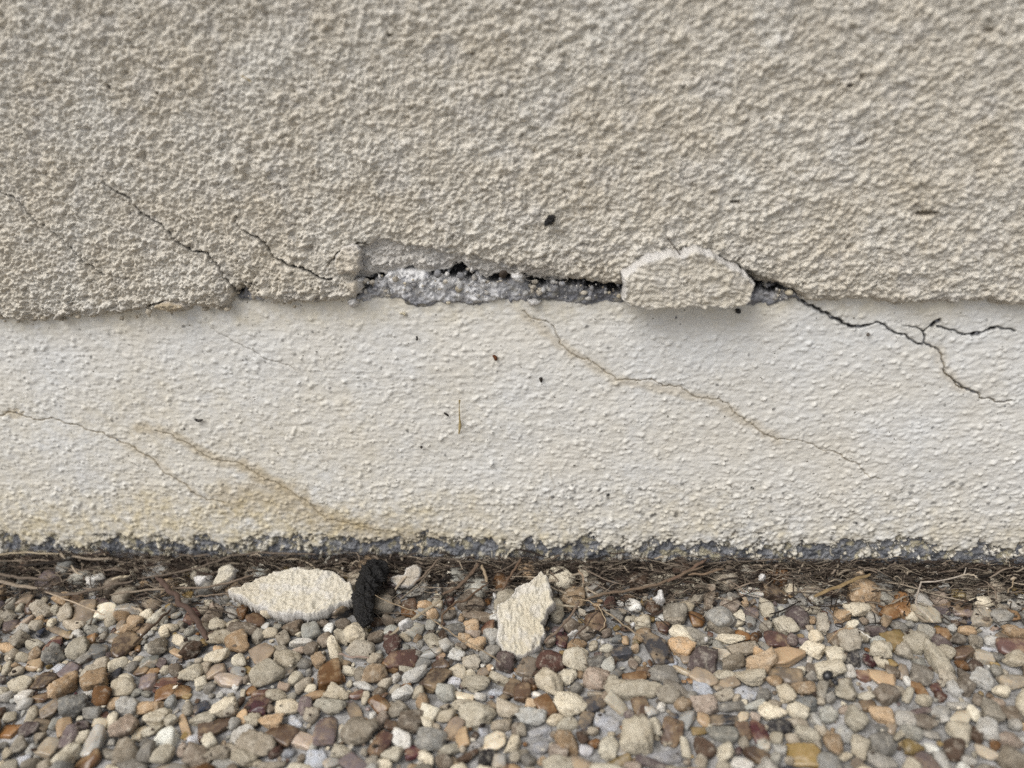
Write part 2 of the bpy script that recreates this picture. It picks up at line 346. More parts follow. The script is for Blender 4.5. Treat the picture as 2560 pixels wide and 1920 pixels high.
# cracks
mask[..., 0] = np.clip(mask[..., 0]*mot, 0, .85); cr = []
cr.append(crack(wl([(200, 310), (300, 340), (400, 410), (500, 450), (570, 480), (620, 525), (700, 570), (800, 587), (900, 583)], *R4), .00068, .002, 11, 1, 1, 3, False))
cr.append(crack(wl([(890, 585), (950, 568), (1040, 570), (1110, 630), (1210, 655), (1330, 740), (1380, 735), (1440, 765)], *R4), .0004, .002, 12, 1, .95, 3, False))
cr.append(crack(wl([(1440, 765), (1500, 790), (1520, 860), (1540, 960), (1620, 1040), (1700, 1110), (1760, 1125), (1830, 1150), (1870, 1200), (1940, 1200), (1970, 1225), (2110, 1212)], *R4), .0003, .002, 13, 2, .75, 3, False))
cr.append(crack(wl([(1620, 1040), (1700, 1110), (1760, 1128), (1830, 1150)], *R4), .0004, .002, 23, 1, .6, 2, False))
cr.append(crack(wl([(1380, 735), (1385, 680), (1370, 640), (1440, 580), (1480, 560)], *R4), .0004, .002, 14, 1, .95, 3, False))
cr.append(crack(wl([(1440, 582), (1470, 560), (1500, 548)], *R4), .0011, .002, 15, 1, 1, 1, False))
cr.append(crack(wl([(1490, 590), (1540, 605), (1640, 630), (1780, 660), (1820, 655), (1900, 625), (1950, 603), (2050, 615), (2140, 630)], *R4), .00042, .002, 16, 1, .9, 3, False))
cr.append(crack(wl([(1790, 658), (1830, 655)], *R4), .001, .002, 17, 1, 1, 1, False))
cr.append(crack(wl([(1925, 610), (1970, 600)], *R4), .0008, .002, 18, 1, 1, 1, False))
cr.append(crack(wl([(1140, 550), (1230, 590), (1370, 640)], *R4), .0003, .001, 19, 1, .7))
FD = ((0, 0), .8641)
cm = crack(wl([(1130, 672), (1190, 700), (1220, 750), (1270, 775), (1330, 820), (1400, 818), (1470, 835), (1530, 860), (1600, 900), (1640, 930), (1680, 950), (1740, 955), (1800, 975), (1850, 1000), (1900, 1035)], *FD), .00028, .0006, 20, 2, .6, 4, False); cr.append(cm)
cl = crack(wl([(-40, 205), (0, 200), (60, 185), (110, 200), (260, 210), (340, 240), (430, 270), (520, 285), (590, 325), (700, 385), (780, 430), (820, 480), (900, 530), (960, 570), (1040, 625), (1130, 640)], *R5), .00036, .001, 21, 2, .7, 3, False); cr.append(cl)
cn = crack(wl([(780, 275), (860, 290), (960, 350), (1100, 425), (1220, 450), (1340, 520), (1420, 560), (1500, 610), (1600, 690), (1700, 730), (1850, 765), (2000, 790), (2100, 830)], *R5), .0003, .001, 22, 2, .55, 4, False); cr.append(cn)
cr.append(crack(wl([(440, 695), (500, 735), (560, 765), (640, 800)], *FD), .00026, .001, 24, 2, .3, 4))
crack(wl([(1195, 985), (1200, 1050), (1192, 1110)], *FD), .0003, .001, 25, 2, .4, 3)
H -= np.clip(sum(cr[:3]+cr[3:10]), 0, 1)*.0011 + np.clip(sum(cr[10:]), 0, 1)*.0004
def band(pts, wd, amt, ch2):
    b = np.zeros_like(X); local(X, Z, pts, wd*1.6, lambda d, x, z, o: sm(wd, wd*.1, d+perlin(x/.004, z/.003, 77)*wd*.35), b); mask2[..., ch2] = np.maximum(mask2[..., ch2], b*amt)
band(wl([(700, 260), (860, 290), (960, 350), (1100, 425), (1220, 450)], *R5), .004, .42, 0)
band(wl([(1220, 450), (1340, 520), (1420, 560), (1500, 610), (1600, 690), (1700, 730), (1850, 765)], *R5), .0055, .62, 0)
band(wl([(1150, 620), (1300, 590), (1420, 620), (1600, 720), (1850, 790), (2150, 830)], *R5), .012, .45, 0)
band(wl([(590, 325), (780, 430), (960, 570), (1040, 625)], *R5), .0022, .25, 0)
band(wl([(1130, 680), (1220, 750), (1330, 820), (1530, 860), (1680, 950)], *FD), .003, .34, 0)
band(wl([(1440, 765), (1510, 800), (1540, 960), (1700, 1110)], *R4), .003, .25, 0)
chip = np.hypot((X-wl([(70, 190)], *R5)[0, 0])/1.9, Z-wl([(70, 190)], *R5)[0, 1]); chip = chip+perlin(X/.0014, Z/.0012, 143)*.0012; H -= sm(.0024, .0016, chip)*.0003; mask2[..., 0] = np.maximum(mask2[..., 0], sm(.0026, .0012, chip)*.45)
sp = np.zeros_like(X); stamps(X, Z, sp, 420, (.00025, .0006), (.6, 1.2), 140, (WX0, WX1), (.002, .108), (1, 1.6), 0, 1, True)
stamps(X, Z, sp, 520, (.0003, .0008), (.6, 1.2), 141, (-.02, WX1), (.002, .04), (1, 1.6), 0, 1, True)
mask[..., 1] = np.clip(np.maximum(mask[..., 1], sp*.6), 0, 1)
# peeled lower edge and broken upper edge
zt = np.interp(X, PTOP[:, 0], PTOP[:, 1])
pb = .0134 + fbm(X, Z, .016, 5, 150, .72)*.0050 + perlin(X/.0012, Z/.0010, 152)*.0011
pb = pb - .0010*sm(-.12, -.2, X)
bot = Z - pb; patch = fbm(X, Z, .007, 5, 155, .78) - .60 - .4*sm(0, .004, .004-Z)
bot = np.maximum(bot, patch*.006)
topm = zt - Z + perlin(X/.0016, Z/.0016, 160)*.0004
keep = np.minimum(bot, topm)
T = H + np.clip(keep*2.2, -.0024, 0) - sm(.002, .0, bot)*.0003
mask2[..., 1] = np.maximum(mask2[..., 1], sm(.0006, -.0002, keep)*.45 + sm(.0045, .0, bot)*sm(.1, .5, fbm(X, Z, .002, 3, 158, .7))*.6)
V = np.stack([X, -T, Z], -1).reshape(-1, 3)
q = np.maximum(np.maximum(keep[:-1, :-1], keep[1:, 1:]), np.maximum(keep[1:, :-1], keep[:-1, 1:])) > -.0008
F = gridfaces(*X.shape, q); V, F, A = compact(V, F, {'mask': mask.reshape(-1, 3), 'mask2': mask2.reshape(-1, 3)})
link('plinth', mesh_np('plinth', V, F, A), M_PAINT, root, label='smooth white painted plinth with hairline cracks, stained and peeling at its foot')

# ---- mortar behind: shows at the foot and in the broken joint
zs = np.concatenate([axes(-.004, .03, .00036, -.02, .03), np.arange(.034, .1, .004), np.arange(.1, .134, .00036), [.15, .3, 1, 2.4]]); X, Z = grid(WXS, zs)
H = -.0012 + fbm(X, Z, .004, 4, 201, .6)*.0007 + fbm(X, Z, .0012, 2, 204)*.0004 + sm(.1, .104, Z)*(fbm(X, Z, .0022, 3, 206, .7)*.0003)
jz = np.interp(X, EDGE[:, 0], EDGE[:, 1]); ptz = np.interp(X, PTOP[:, 0], PTOP[:, 1])
hole = sm(.0, .002, jz-ptz+.0005)*((X > -.098) & (X < .085))
gp = (jz - Z)
H += hole*sm(-.0005, .0015, gp)*sm(-.002, .002, Z-ptz)*(.0017+fbm(X, Z, .0045, 4, 210, .5)*.0009)
gap = sm(.0016+.0016*perlin(X/.005, X*0, 215), -.0004, gp+perlin(X/.002, Z/.002, 216)*.001)*(.0+.5*sm(.0, .5, fbm(X, Z, .006, 2, 218)))
gap = np.where(gp < -.0004, 1, gap)
for (a_, b_, rx, rz) in ((1100, 684, .004, .0013), (1145, 672, .0045, .0034), (1245, 690, .0055, .0030), (1130, 690, .003, .001), (1175, 690, .002, .002), (1345, 700, .0045, .0028), (1420, 703, .006, .0014), (1485, 706, .005, .003), (1535, 712, .004, .0032), (915, 700, .003, .003), (945, 690, .003, .0012), (1888, 716, .004, .002), (1940, 724, .004, .0012)):
    c_ = wal(a_, b_); gap = np.maximum(gap, sm(1.0, .55, np.hypot((X-c_[0])/rx, (Z-c_[2])/rz)+.35*perlin(X/.0012, Z/.0012, 244)))
H -= gap*.007*sm(.09, .1, Z)
mask = np.zeros(X.shape+(3,))
def blob(px, py, rx, rz, amt):
    c = wal(px, py); d = np.hypot((X-c[0])/rx, (Z-c[2])/rz); mask[..., 0] = np.maximum(mask[..., 0], sm(1.25, .5, d)*amt)
for a in [(1000, 700, .012, .006, .9), (1260, 735, .02, .0022, .25), (990, 685, .010, .0045, 1), (1075, 700, .011, .0055, .95), (1188, 708, .008, .0042, 1), (1210, 735, .009, .003, .8), (1300, 722, .012, .003, .45), (1350, 700, .006, .003, .5), (1440, 716, .009, .003, .2), (930, 745, .004, .002, .6), (1120, 735, .012, .003, .6), (1930, 735, .006, .002, .3), (640, 742, .004, .002, .4)]: blob(*a)
mask[..., 0] *= sm(.1, .104, Z); mask[..., 0] += sm(.03, .02, Z)*.18*sm(.1, .6, fbm(X, Z, .008, 3, 220))
H += mask[..., 0]*sm(.1, .104, Z)*.0007
st_ = np.zeros_like(H); stamps(X, Z, st_, 900, (.0003, .0011), (.0002, .0006), 246, (-.1, .09), (.1, .128), (1, 1.5), 0, 1.5); H += st_*(hole > .1)*(gp > .0002)
mask[..., 1] = gap*sm(.095, .1, Z)*.9
mask[..., 2] = sm(.03, .02, Z)*sm(.1, .55, fbm(X, Z, .005, 3, 231))*.7 + sm(.1, .104, Z)*sm(.2, .6, fbm(X, Z, .004, 3, 232))*.3
V = np.stack([X, -H, Z], -1).reshape(-1, 3)
link('mortar_bed', mesh_np('mortar_bed', V, gridfaces(*X.shape), {'mask': mask.reshape(-1, 3)}), M_MORT, root, label='blue-grey bare mortar showing in the broken joint and along the foot')

# ------------------------------------------------------------------ ground
gx = axes(-.27, .19, .0007, -20, 20); gy = axes(-.125, .004, .0007, -20, .25); X, Y = grid(gx, gy)
H = fbm(X, Y, .012, 3, 301)*.0008 + fbm(X, Y, .003, 3, 302, .6)*.0005 + fbm(X, Y, .0012, 1, 303)*.0003
Vg = np.stack([X, Y, H], -1).reshape(-1, 3); mk = np.zeros((X.size, 3)); mk[:, 0] = (sm(.15, .6, fbm(X, Y, .012, 3, 305))*.3).ravel()
M_GR = mat_mortar('pebble_concrete', (136, 134, 131), (174, 173, 172))
link('ground', mesh_np('ground', Vg, gridfaces(*X.shape), {'mask': mk}), M_GR, kind='structure')
# dark soil washed up against the wall
sx_ = np.arange(-.27, .2, .0006); sy = np.arange(-.034, .0015, .0006); X, Y = grid(sx_, sy)
front = -.0085 - .004*sm(-.05, -.2, X) - .002*sm(.05, .12, X)*0 + fbm(X, Y*0, .03, 2, 311)*.005 - .004*sm(.05, 0, np.abs(X-.0))
t = sm(-.003, .007, Y-front + fbm(X, Y, .004, 2, 313)*.002)
H = -.0025 + t*(.0056 + fbm(X, Y, .004, 4, 315, .65)*.0014 + fbm(X, Y, .0011, 2, 316)*.0006)
V = np.stack([X, Y, H], -1).reshape(-1, 3)
hq = (H[:-1, :-1] > -.0022); F = gridfaces(*X.shape, hq); V, F, A = compact(V, F, {})
link('soil', mesh_np('soil', V, F), mat_simple('dark_soil', (34, 29, 25), (70, 61, 53), 2.2, .95, .15, .9, .7, .0006), kind='stuff', label='dark crumbly soil and humus washed along the foot of the wall', category='soil')

# ------------------------------------------------------------------ slab pieces (broken render) built from an outline
def slab(name, outline, q, n, thick, amp, label, cat, mat, seed=0, step=.0004, edge=.0016, dome=.0, wh=.5, o=(0, 0), s=1., streak=None, jag=.0002, up=(0, 0, 1), curl=0.):
    n = np.array(n, float); n /= np.linalg.norm(n); q = np.array(q, float)
    P3 = np.array([on(o[0]+a/s, o[1]+b/s, n, q) for a, b in outline])
    u = np.array([1., 0, 0]); u -= n*(u@n); u /= np.linalg.norm(u); v = np.cross(n, u)
    P = np.stack([(P3-q)@u, (P3-q)@v], 1)
    P = np.array(list(frac(list(P)+[P[0]], it=2, seed=seed))[:-1])
    lo, hi = P.min(0)-.001, P.max(0)+.001
    X, Y = grid(np.arange(lo[0], hi[0], step), np.arange(lo[1], hi[1], step))
    sd = pdist(X, Y, P, True)*np.where(inside(X, Y, P), 1, -1) + perlin(X/.0009, Y/.0009, seed+5)*jag
    ang = 0. if streak is None else math.radians(streak); a_ = X*math.cos(ang)+Y*math.sin(ang); b_ = -X*math.sin(ang)+Y*math.cos(ang); stx = 1.25 if streak is None else 1.55
    a_ = a_+fbm(X, Y, .01, 2, seed+8)*.002
    H = fbm(a_/stx, b_, .0034, 4, seed+1, .75)*amp*.9 + np.sqrt(np.abs(perlin(a_/stx/.0017, b_/.0017, seed+2)))*amp*1.1 + fbm(a_/stx, b_, .0012, 2, seed+4)*amp*.4
    stamps(X, Y, H, int(X.size*step*step/1.3e-5*.9)+4, (.0005, .0013), (amp*.4, amp*1.3), seed+3, (lo[0], hi[0]), (lo[1], hi[1]), (1, 1.6), ang, .5)
    c = P.mean(0); H += dome*(1-((X-c[0])**2+(Y-c[1])**2)/((hi-lo).max()/2)**2) + curl*((Y-c[1])/(hi[1]-lo[1])*2)**2
    gy_, gx_ = np.gradient(sd, step); gl = np.hypot(gx_, gy_)+1e-9; sh_ = np.where(sd < 0, -sd, 0)/gl
    X = X+gx_/gl*sh_; Y = Y+gy_/gl*sh_; sdo = sd; sd = np.maximum(sd, 0)
    k = np.clip(sd/edge, 0, 1); top = -thick*(1-np.sqrt(k*(2-k))) + H*sm(0, edge, sd); bk = -thick*1.02 + fbm(X, Y, .004, 2, seed+9)*.0003
    top = np.maximum(top, bk+.00005)
    e_ = -.95*step; keep = (sdo[:-1, :-1] > e_) & (sdo[1:, 1:] > e_) & (sdo[1:, :-1] > e_) & (sdo[:-1, 1:] > e_)
    f = gridfaces(*X.shape, keep); N = X.size
    # side walls on boundary cell edges
    from_ = np.concatenate([f[:, [0, 1]], f[:, [1, 2]], f[:, [2, 3]], f[:, [3, 0]]]); key = from_[:, 0].astype(np.int64)*(2*N)+from_[:, 1]; rev = from_[:, 1].astype(np.int64)*(2*N)+from_[:, 0]
    bd = from_[~np.isin(key, rev)]
    side = np.stack([bd[:, 1], bd[:, 0], bd[:, 0]+N, bd[:, 1]+N], 1)
    F = np.concatenate([f, f[:, ::-1]+N, side])
    W = lambda h, x, y: q + x[..., None]*u + y[..., None]*v + h[..., None]*n
    ins = np.maximum(0, .0012+.0010*perlin(X/.0011, Y/.0011, seed+21)+.0006*perlin(X/.004, Y/.004, seed+22)-sd)*min(1, thick/.003)
    V = np.concatenate([W(top, X, Y).reshape(-1, 3), W(bk, X+gx_/gl*ins, Y+gy_/gl*ins).reshape(-1, 3)])
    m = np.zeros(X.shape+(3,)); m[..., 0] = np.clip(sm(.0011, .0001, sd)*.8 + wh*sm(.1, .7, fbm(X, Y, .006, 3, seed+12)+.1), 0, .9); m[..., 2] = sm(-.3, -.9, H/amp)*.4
    m2 = m.reshape(-1, 3); m2 = np.concatenate([m2, m2*0+[.4, 0, .0]])
    V, F, A = compact(V, F, {'mask': m2}); base = V[V[:, 2] < V[:, 2].min()+.002].mean(0)
    ob = link(name, mesh_np(name, V, F, A), mat, label=label, category=cat); recenter(ob, base); return ob
M_FL = mat_coat('flake_render', (206, 197, 176), (219, 213, 198))
M_FLW = mat_coat('hanging_flake_render', (214, 206, 190), (224, 218, 206))
M_WHT = mat_coat('white_crumb', (218, 218, 218), (232, 230, 228)); M_CRB = mat_coat('crumb_render', (200, 190, 172), (215, 207, 194))
slab('plaster_flake', [(530, 520), (620, 480), (700, 420), (800, 370), (960, 330), (1070, 348), (1100, 310), (1200, 290), (1290, 330), (1400, 390), (1450, 420), (1560, 460), (1640, 530), (1700, 590), (1690, 640), (1660, 750), (1570, 790), (1450, 800), (1250, 822), (1100, 800), (950, 812), (830, 822), (700, 800), (590, 790), (540, 740), (555, 640), (550, 560)],
     (0.035, -.0088, .112), (0.03, -1, -.04), .0068, .0006, 'large loose cream plaster flake wedged in the broken joint of the wall', 'flake', M_FLW, 400, .00028, .0006, .0, .3, *R2, streak=-8)
slab('plaster_chunk', [(110, 440), (140, 330), (220, 250), (320, 240), (365, 300), (350, 400), (362, 470), (320, 525), (230, 505), (140, 520)], (-.087, -.0078, .122), (.12, -1, .12), .006, .0007, 'squarish cream plaster chunk at the left end of the hollow, above the joint', 'chunk', M_CRB, 420, .00028, .0009, .0008, .3, *R1)
slab('plaster_crumb', [(130, 545), (180, 550), (215, 640), (230, 690), (190, 700), (150, 640)], (-.09, -.006, .112), (.1, -1, .2), .004, .0006, 'long thin cream crumb hanging below the squarish plaster chunk', 'crumb', M_CRB, 430, .0003, .0014, .0006, .3, *R1)
slab('plaster_crumb', [(215, 560), (300, 530), (345, 600), (330, 670), (250, 690), (215, 640)], (-.088, -.005, .112), (-.1, -1, .2), .004, .0006, 'rounded dull crumb right below the squarish plaster chunk', 'crumb', M_CRB, 431, .0003, .0014, .0006, .1, *R1)
slab('plaster_crumb', [(305, 540), (370, 525), (395, 560), (370, 590), (320, 585)], (-.083, -.006, .114), (.1, -1, .2), .003, .0005, 'small pale crumb at the lower right corner of the squarish chunk', 'crumb', M_WHT, 432, .0003, .0012, .0006, .3, *R1)
slab('white_crumb', [(210, 740), (260, 700), (325, 690), (335, 750), (310, 790), (230, 790)], (-.087, -.0035, .106), (0, -1, .2), .0032, .0006, 'white crumb of plaster stuck on the plinth below the squarish chunk', 'crumb', M_WHT, 433, .0003, .0014, .0006, .6, *R1)
slab('yellow_crumb', [(655, 840), (700, 815), (765, 830), (755, 865), (725, 880), (690, 860)], (-.065, -.0022, .1), (0, -1, .2), .002, .0003, 'yellowish crumb on the plinth just under the broken joint', 'crumb', mat_coat('yellow_crumb', (205, 192, 155), (214, 204, 172)), 434, .0003, .0012, .0003, .1, *R1)
slab('white_crumb', [(1785, 735), (1800, 712), (1870, 708), (1920, 735), (1890, 780), (1835, 790)], (-.02, -.0026, .106), (0, -1, .2), .0022, .0004, 'bright white crumb on the plinth left of the wedged flake', 'crumb', M_WHT, 435, .0003, .001, .0004, .8, *R1)
slab('white_crumb', [(1650, 495), (1720, 485), (1760, 520), (1760, 575), (1700, 575), (1655, 550)], (-.025, -.006, .114), (0, -1, .2), .003, .0006, 'pale crumb caught in the joint beside the fluffy web', 'crumb', M_WHT, 436, .0003, .0012, .0006, .5, *R1)
slab('white_crumb', [(1285, 450), (1310, 440), (1330, 480), (1300, 500)], (-.04, -.006, .116), (0, -1, .2), .002, .0004, 'tiny pale crumb in the black gap, left of the snail shell', 'crumb', M_WHT, 437, .0003, .001, .0004, .4, *R1)
slab('plaster_crumb', [(975, 895), (1000, 865), (1060, 850), (1120, 862), (1185, 890), (1170, 920), (1100, 938), (1020, 925)], (-.16, -.0055, .1065), (0, -1, .15), .0045, .0007, 'tan loose lump at the lower edge of the plaster, far left', 'crumb', mat_coat('tan_lump', (172, 156, 130), (184, 170, 146)), 438, .0003, .0016, .0008, 0, *R3)
# flakes lying on the path
slab('fallen_flake', [(295, 402), (350, 372), (500, 330), (600, 280), (680, 245), (820, 212), (860, 196), (960, 212), (1100, 210), (1200, 232), (1280, 262), (1330, 312), (1385, 340), (1405, 400), (1400, 470), (1330, 505), (1250, 540), (1150, 585), (1050, 612), (980, 625), (880, 615), (760, 612), (680, 590), (560, 540), (480, 500), (400, 465), (340, 440)],
     gnd(726, 1490, .0085), (.05, -.22, 1), .0042, .00055, 'large pointed leaf-shaped cream plaster flake lying on the pebbles', 'flake', M_FL, 450, .00028, .0007, .0003, .45, (480, 1360), 3.456)
slab('fallen_flake', [(875, 290), (940, 350), (955, 400), (978, 470), (970, 520), (1005, 570), (985, 610), (935, 640), (915, 720), (885, 760), (920, 850), (885, 900), (880, 960), (820, 1000), (760, 1030), (680, 1045), (600, 1015), (530, 990), (500, 930), (485, 850), (500, 760), (485, 680), (482, 590), (560, 560), (620, 500), (640, 460), (720, 400), (800, 365)],
     gnd(1313, 1530, .009), (.04, -.42, 1), .0048, .0006, 'tall ragged cream plaster flake with long ridges, standing out right of centre', 'flake', M_FL, 470, .00028, .0007, .0002, .4, (1100, 1340), 3.456, streak=100)
slab('fallen_flake', [(160, 370), (175, 310), (210, 230), (270, 170), (320, 160), (385, 200), (370, 260), (310, 330), (260, 365), (205, 388)], gnd(558, 1437, .008), (.1, -.6, 1), .003, .0005, 'small tan plaster flake leaning against the debris, left of the pointed one', 'flake', M_FL, 490, .0003, .0014, .0004, .1, (480, 1360), 3.456)
slab('white_crumb', [(5, 285), (50, 265), (100, 265), (165, 255), (170, 320), (110, 345), (60, 370), (20, 360)], gnd(505, 1450, .006), (0, -.6, 1), .0035, .0008, 'lumpy white crumb touching the small tan flake at its left', 'crumb', M_WHT, 491, .0003, .0014, .0008, .5, (480, 1360), 3.456)
slab('thin_flake', [(1700, 295), (1745, 270), (1830, 262), (1850, 200), (1920, 175), (1978, 200), (1970, 280), (1930, 340), (1860, 382), (1790, 375), (1740, 345)], gnd(1015, 1437, .007), (.1, -.7, 1), .0012, .0002, 'thin curled shell-like flake right of the black char piece', 'flake', mat_coat('thin_flake', (176, 165, 150), (196, 188, 176)), 492, .0003, .0008, 0, .2, (480, 1360), 3.456, curl=.0018)
slab('white_crumb', [(1765, 690), (1800, 650), (1870, 625), (1905, 665), (1885, 710), (1830, 738), (1780, 735)], gnd(1011, 1558, .013), (0, -.7, 1), .003, .0007, 'knobbly white crumb on the pebbles between black char and tall flake', 'crumb', M_WHT, 493, .0003, .0013, .0008, .8, (480, 1360), 3.456)
slab('white_crumb', [(1835, 535), (1880, 500), (1890, 455), (1925, 450), (1945, 510), (1958, 555), (1920, 578), (1870, 570)], gnd(1648, 1490, .0105), (0, -.7, 1), .003, .0007, 'three-cornered white crumb at the end of the long stem', 'crumb', M_WHT, 494, .0003, .0013, .0008, .8, (1100, 1340), 3.456)
slab('white_crumb', [(1102, 840), (1140, 810), (1190, 800), (1203, 825), (1150, 858), (1110, 858)], gnd(1433, 1581, .0105), (0, -.6, 1), .002, .0005, 'oblong pale crumb on pebbles, right of the tall flake', 'crumb', M_WHT, 495, .0003, .001, .0006, .6, (1100, 1340), 3.456)
slab('white_crumb', [(1390, 895), (1415, 893), (1433, 925), (1395, 938)], gnd(1508, 1606, .0098), (0, -.8, 1), .0015, .0003, 'tiny brilliant white triangular crumb on the pebbles', 'crumb', M_WHT, 496, .00025, .0008, .0003, 1, (1100, 1340), 3.456)
slab('white_crumb', [(1095, 95), (1130, 55), (1180, 70), (1190, 120), (1150, 160), (1105, 150)], gnd(1907, 1441, .0098), (0, -.8, 1), .002, .0005, 'round white crumb in the debris against the wall foot', 'crumb', M_WHT, 497, .00025, .0012, .0006, .8, (1680, 1420), 5.027)
slab('white_crumb', [(1645, 750), (1680, 735), (1690, 780), (1660, 800)], gnd(1582, 1562, .0102), (0, -.8, 1), .0015, .0005, 'tiny pale knobbly crumb on a cream pebble', 'crumb', M_WHT, 498, .00025, .0009, .0005, .5, (1100, 1340), 3.456)
slab('white_crumb', [(202, 165), (240, 152), (268, 175), (262, 225), (215, 230)], gnd(1767, 1598, .0102), (0, -.8, 1), .0015, .0005, 'tiny split white crumb beside a mauve pebble', 'crumb', M_WHT, 499, .00025, .0009, .0005, 1, (1720, 1560), 5.027)
slab('white_crumb', [(1665, 300), (1700, 320), (1715, 370), (1690, 395), (1668, 350)], gnd(1236, 1490, .0098), (0, -.8, 1), .0015, .0004, 'narrow white crumb in the debris left of the tall flake', 'crumb', M_WHT, 500, .00025, .0009, .0004, 1, (900, 1420), 5.027)

# ------------------------------------------------------------------ tubes, lumps
def tube(pts, rad, sides=6, flat=1., nrm=None):
    P = np.array(pts, float); n = len(P); rad = np.broadcast_to(np.asarray(rad, float), (n,))
    Tn = np.gradient(P, axis=0); Tn /= np.linalg.norm(Tn, axis=1)[:, None]+1e-12
    ref = np.array([0, 0, 1.]) if nrm is None else np.array(nrm, float); A_ = np.cross(Tn, ref); A_ /= np.linalg.norm(A_, axis=1)[:, None]+1e-9; B_ = np.cross(A_, Tn)
    th = np.arange(sides)*2*np.pi/sides
    V = P[:, None] + rad[:, None, None]*(np.cos(th)[None, :, None]*A_[:, None] + flat*np.sin(th)[None, :, None]*B_[:, None])
    V = V.reshape(-1, 3); i = np.arange((n-1)*sides); j = i//sides*sides+(i % sides+1) % sides
    return V, np.stack([i, j, j+sides, i+sides], 1)
def smooth_path(P, m=8):
    P = np.array(P, float); t = np.arange(len(P)); tt = np.linspace(0, len(P)-1, (len(P)-1)*m+1)
    Q = np.vstack([2*P[0]-P[1], P, 2*P[-1]-P[-2]]); out = []
    for x in tt:
        i = min(int(x), len(P)-2); u = x-i; a, b, c, d = Q[i], Q[i+1], Q[i+2], Q[i+3]
        out.append(.5*((2*b)+(-a+c)*u+(2*a-5*b+4*c-d)*u*u+(-a+3*b-3*c+d)*u**3))
    return np.array(out)
def stalk(name, label, cat, o, s, pts, wpx, col, z0=.005, z1=None, flat=.7, smoothp=True, seed=0, sag=.001):
    z1 = z0 if z1 is None else z1; n = len(pts)
    P = np.array([gnd(o[0]+a/s, o[1]+b/s, z0+(z1-z0)*i/max(1, n-1)) for i, (a, b) in enumerate(pts)])
    if smoothp: P = smooth_path(P, 8)
    else: P = np.array([P[0]]+[x for a, b in zip(P[:-1], P[1:]) for x in (a+(b-a)*.5, b)])
    d = np.linalg.norm(P.mean(0)-CAM); r = wpx/s/FPX*d/2*1.08; P[:, 2] += .0022
    g = np.random.default_rng(seed+7); k = len(P)
    P = P + np.stack([perlin(np.arange(k)/5., np.zeros(k), seed), perlin(np.arange(k)/5., np.zeros(k), seed+1), perlin(np.arange(k)/4., np.zeros(k), seed+2)], 1)*sag*.5
    P[:, 1] = np.minimum(P[:, 1], -.0008-r)
    t = np.linspace(0, 1, k); rr = r*(.55+.45*np.minimum(1, np.minimum(t, 1-t)*8))*(1+.18*perlin(np.arange(k)/3., np.zeros(k), seed+3))
    V, F = tube(P, rr, 8, flat); c = np.array(lin(*col)); C = c*(1+.25*perlin(np.repeat(np.arange(k), 8)/2.5, np.tile(np.arange(8), k)*.9, seed+5))[:, None]
    ob = link(name, mesh_np(name, V, F, {'col': np.clip(C, 0, 1)}), M_FIBRE, label=label, category=cat); recenter(ob, P[k//2]); return ob
PB = (124, 110, 96); GB = (106, 95, 84); DK = (62, 50, 42); PALE = (176, 162, 138); OC = (134, 114, 84)
L5 = ((0, 1440), 5.027); L0 = ((0, 1340), 3.456); L6 = ((430, 1440), 5.027); L4 = ((900, 1420), 5.027); L3 = ((1300, 1440), 5.027); L1 = ((1680, 1420), 5.027); L2 = ((2120, 1420), 5.027)
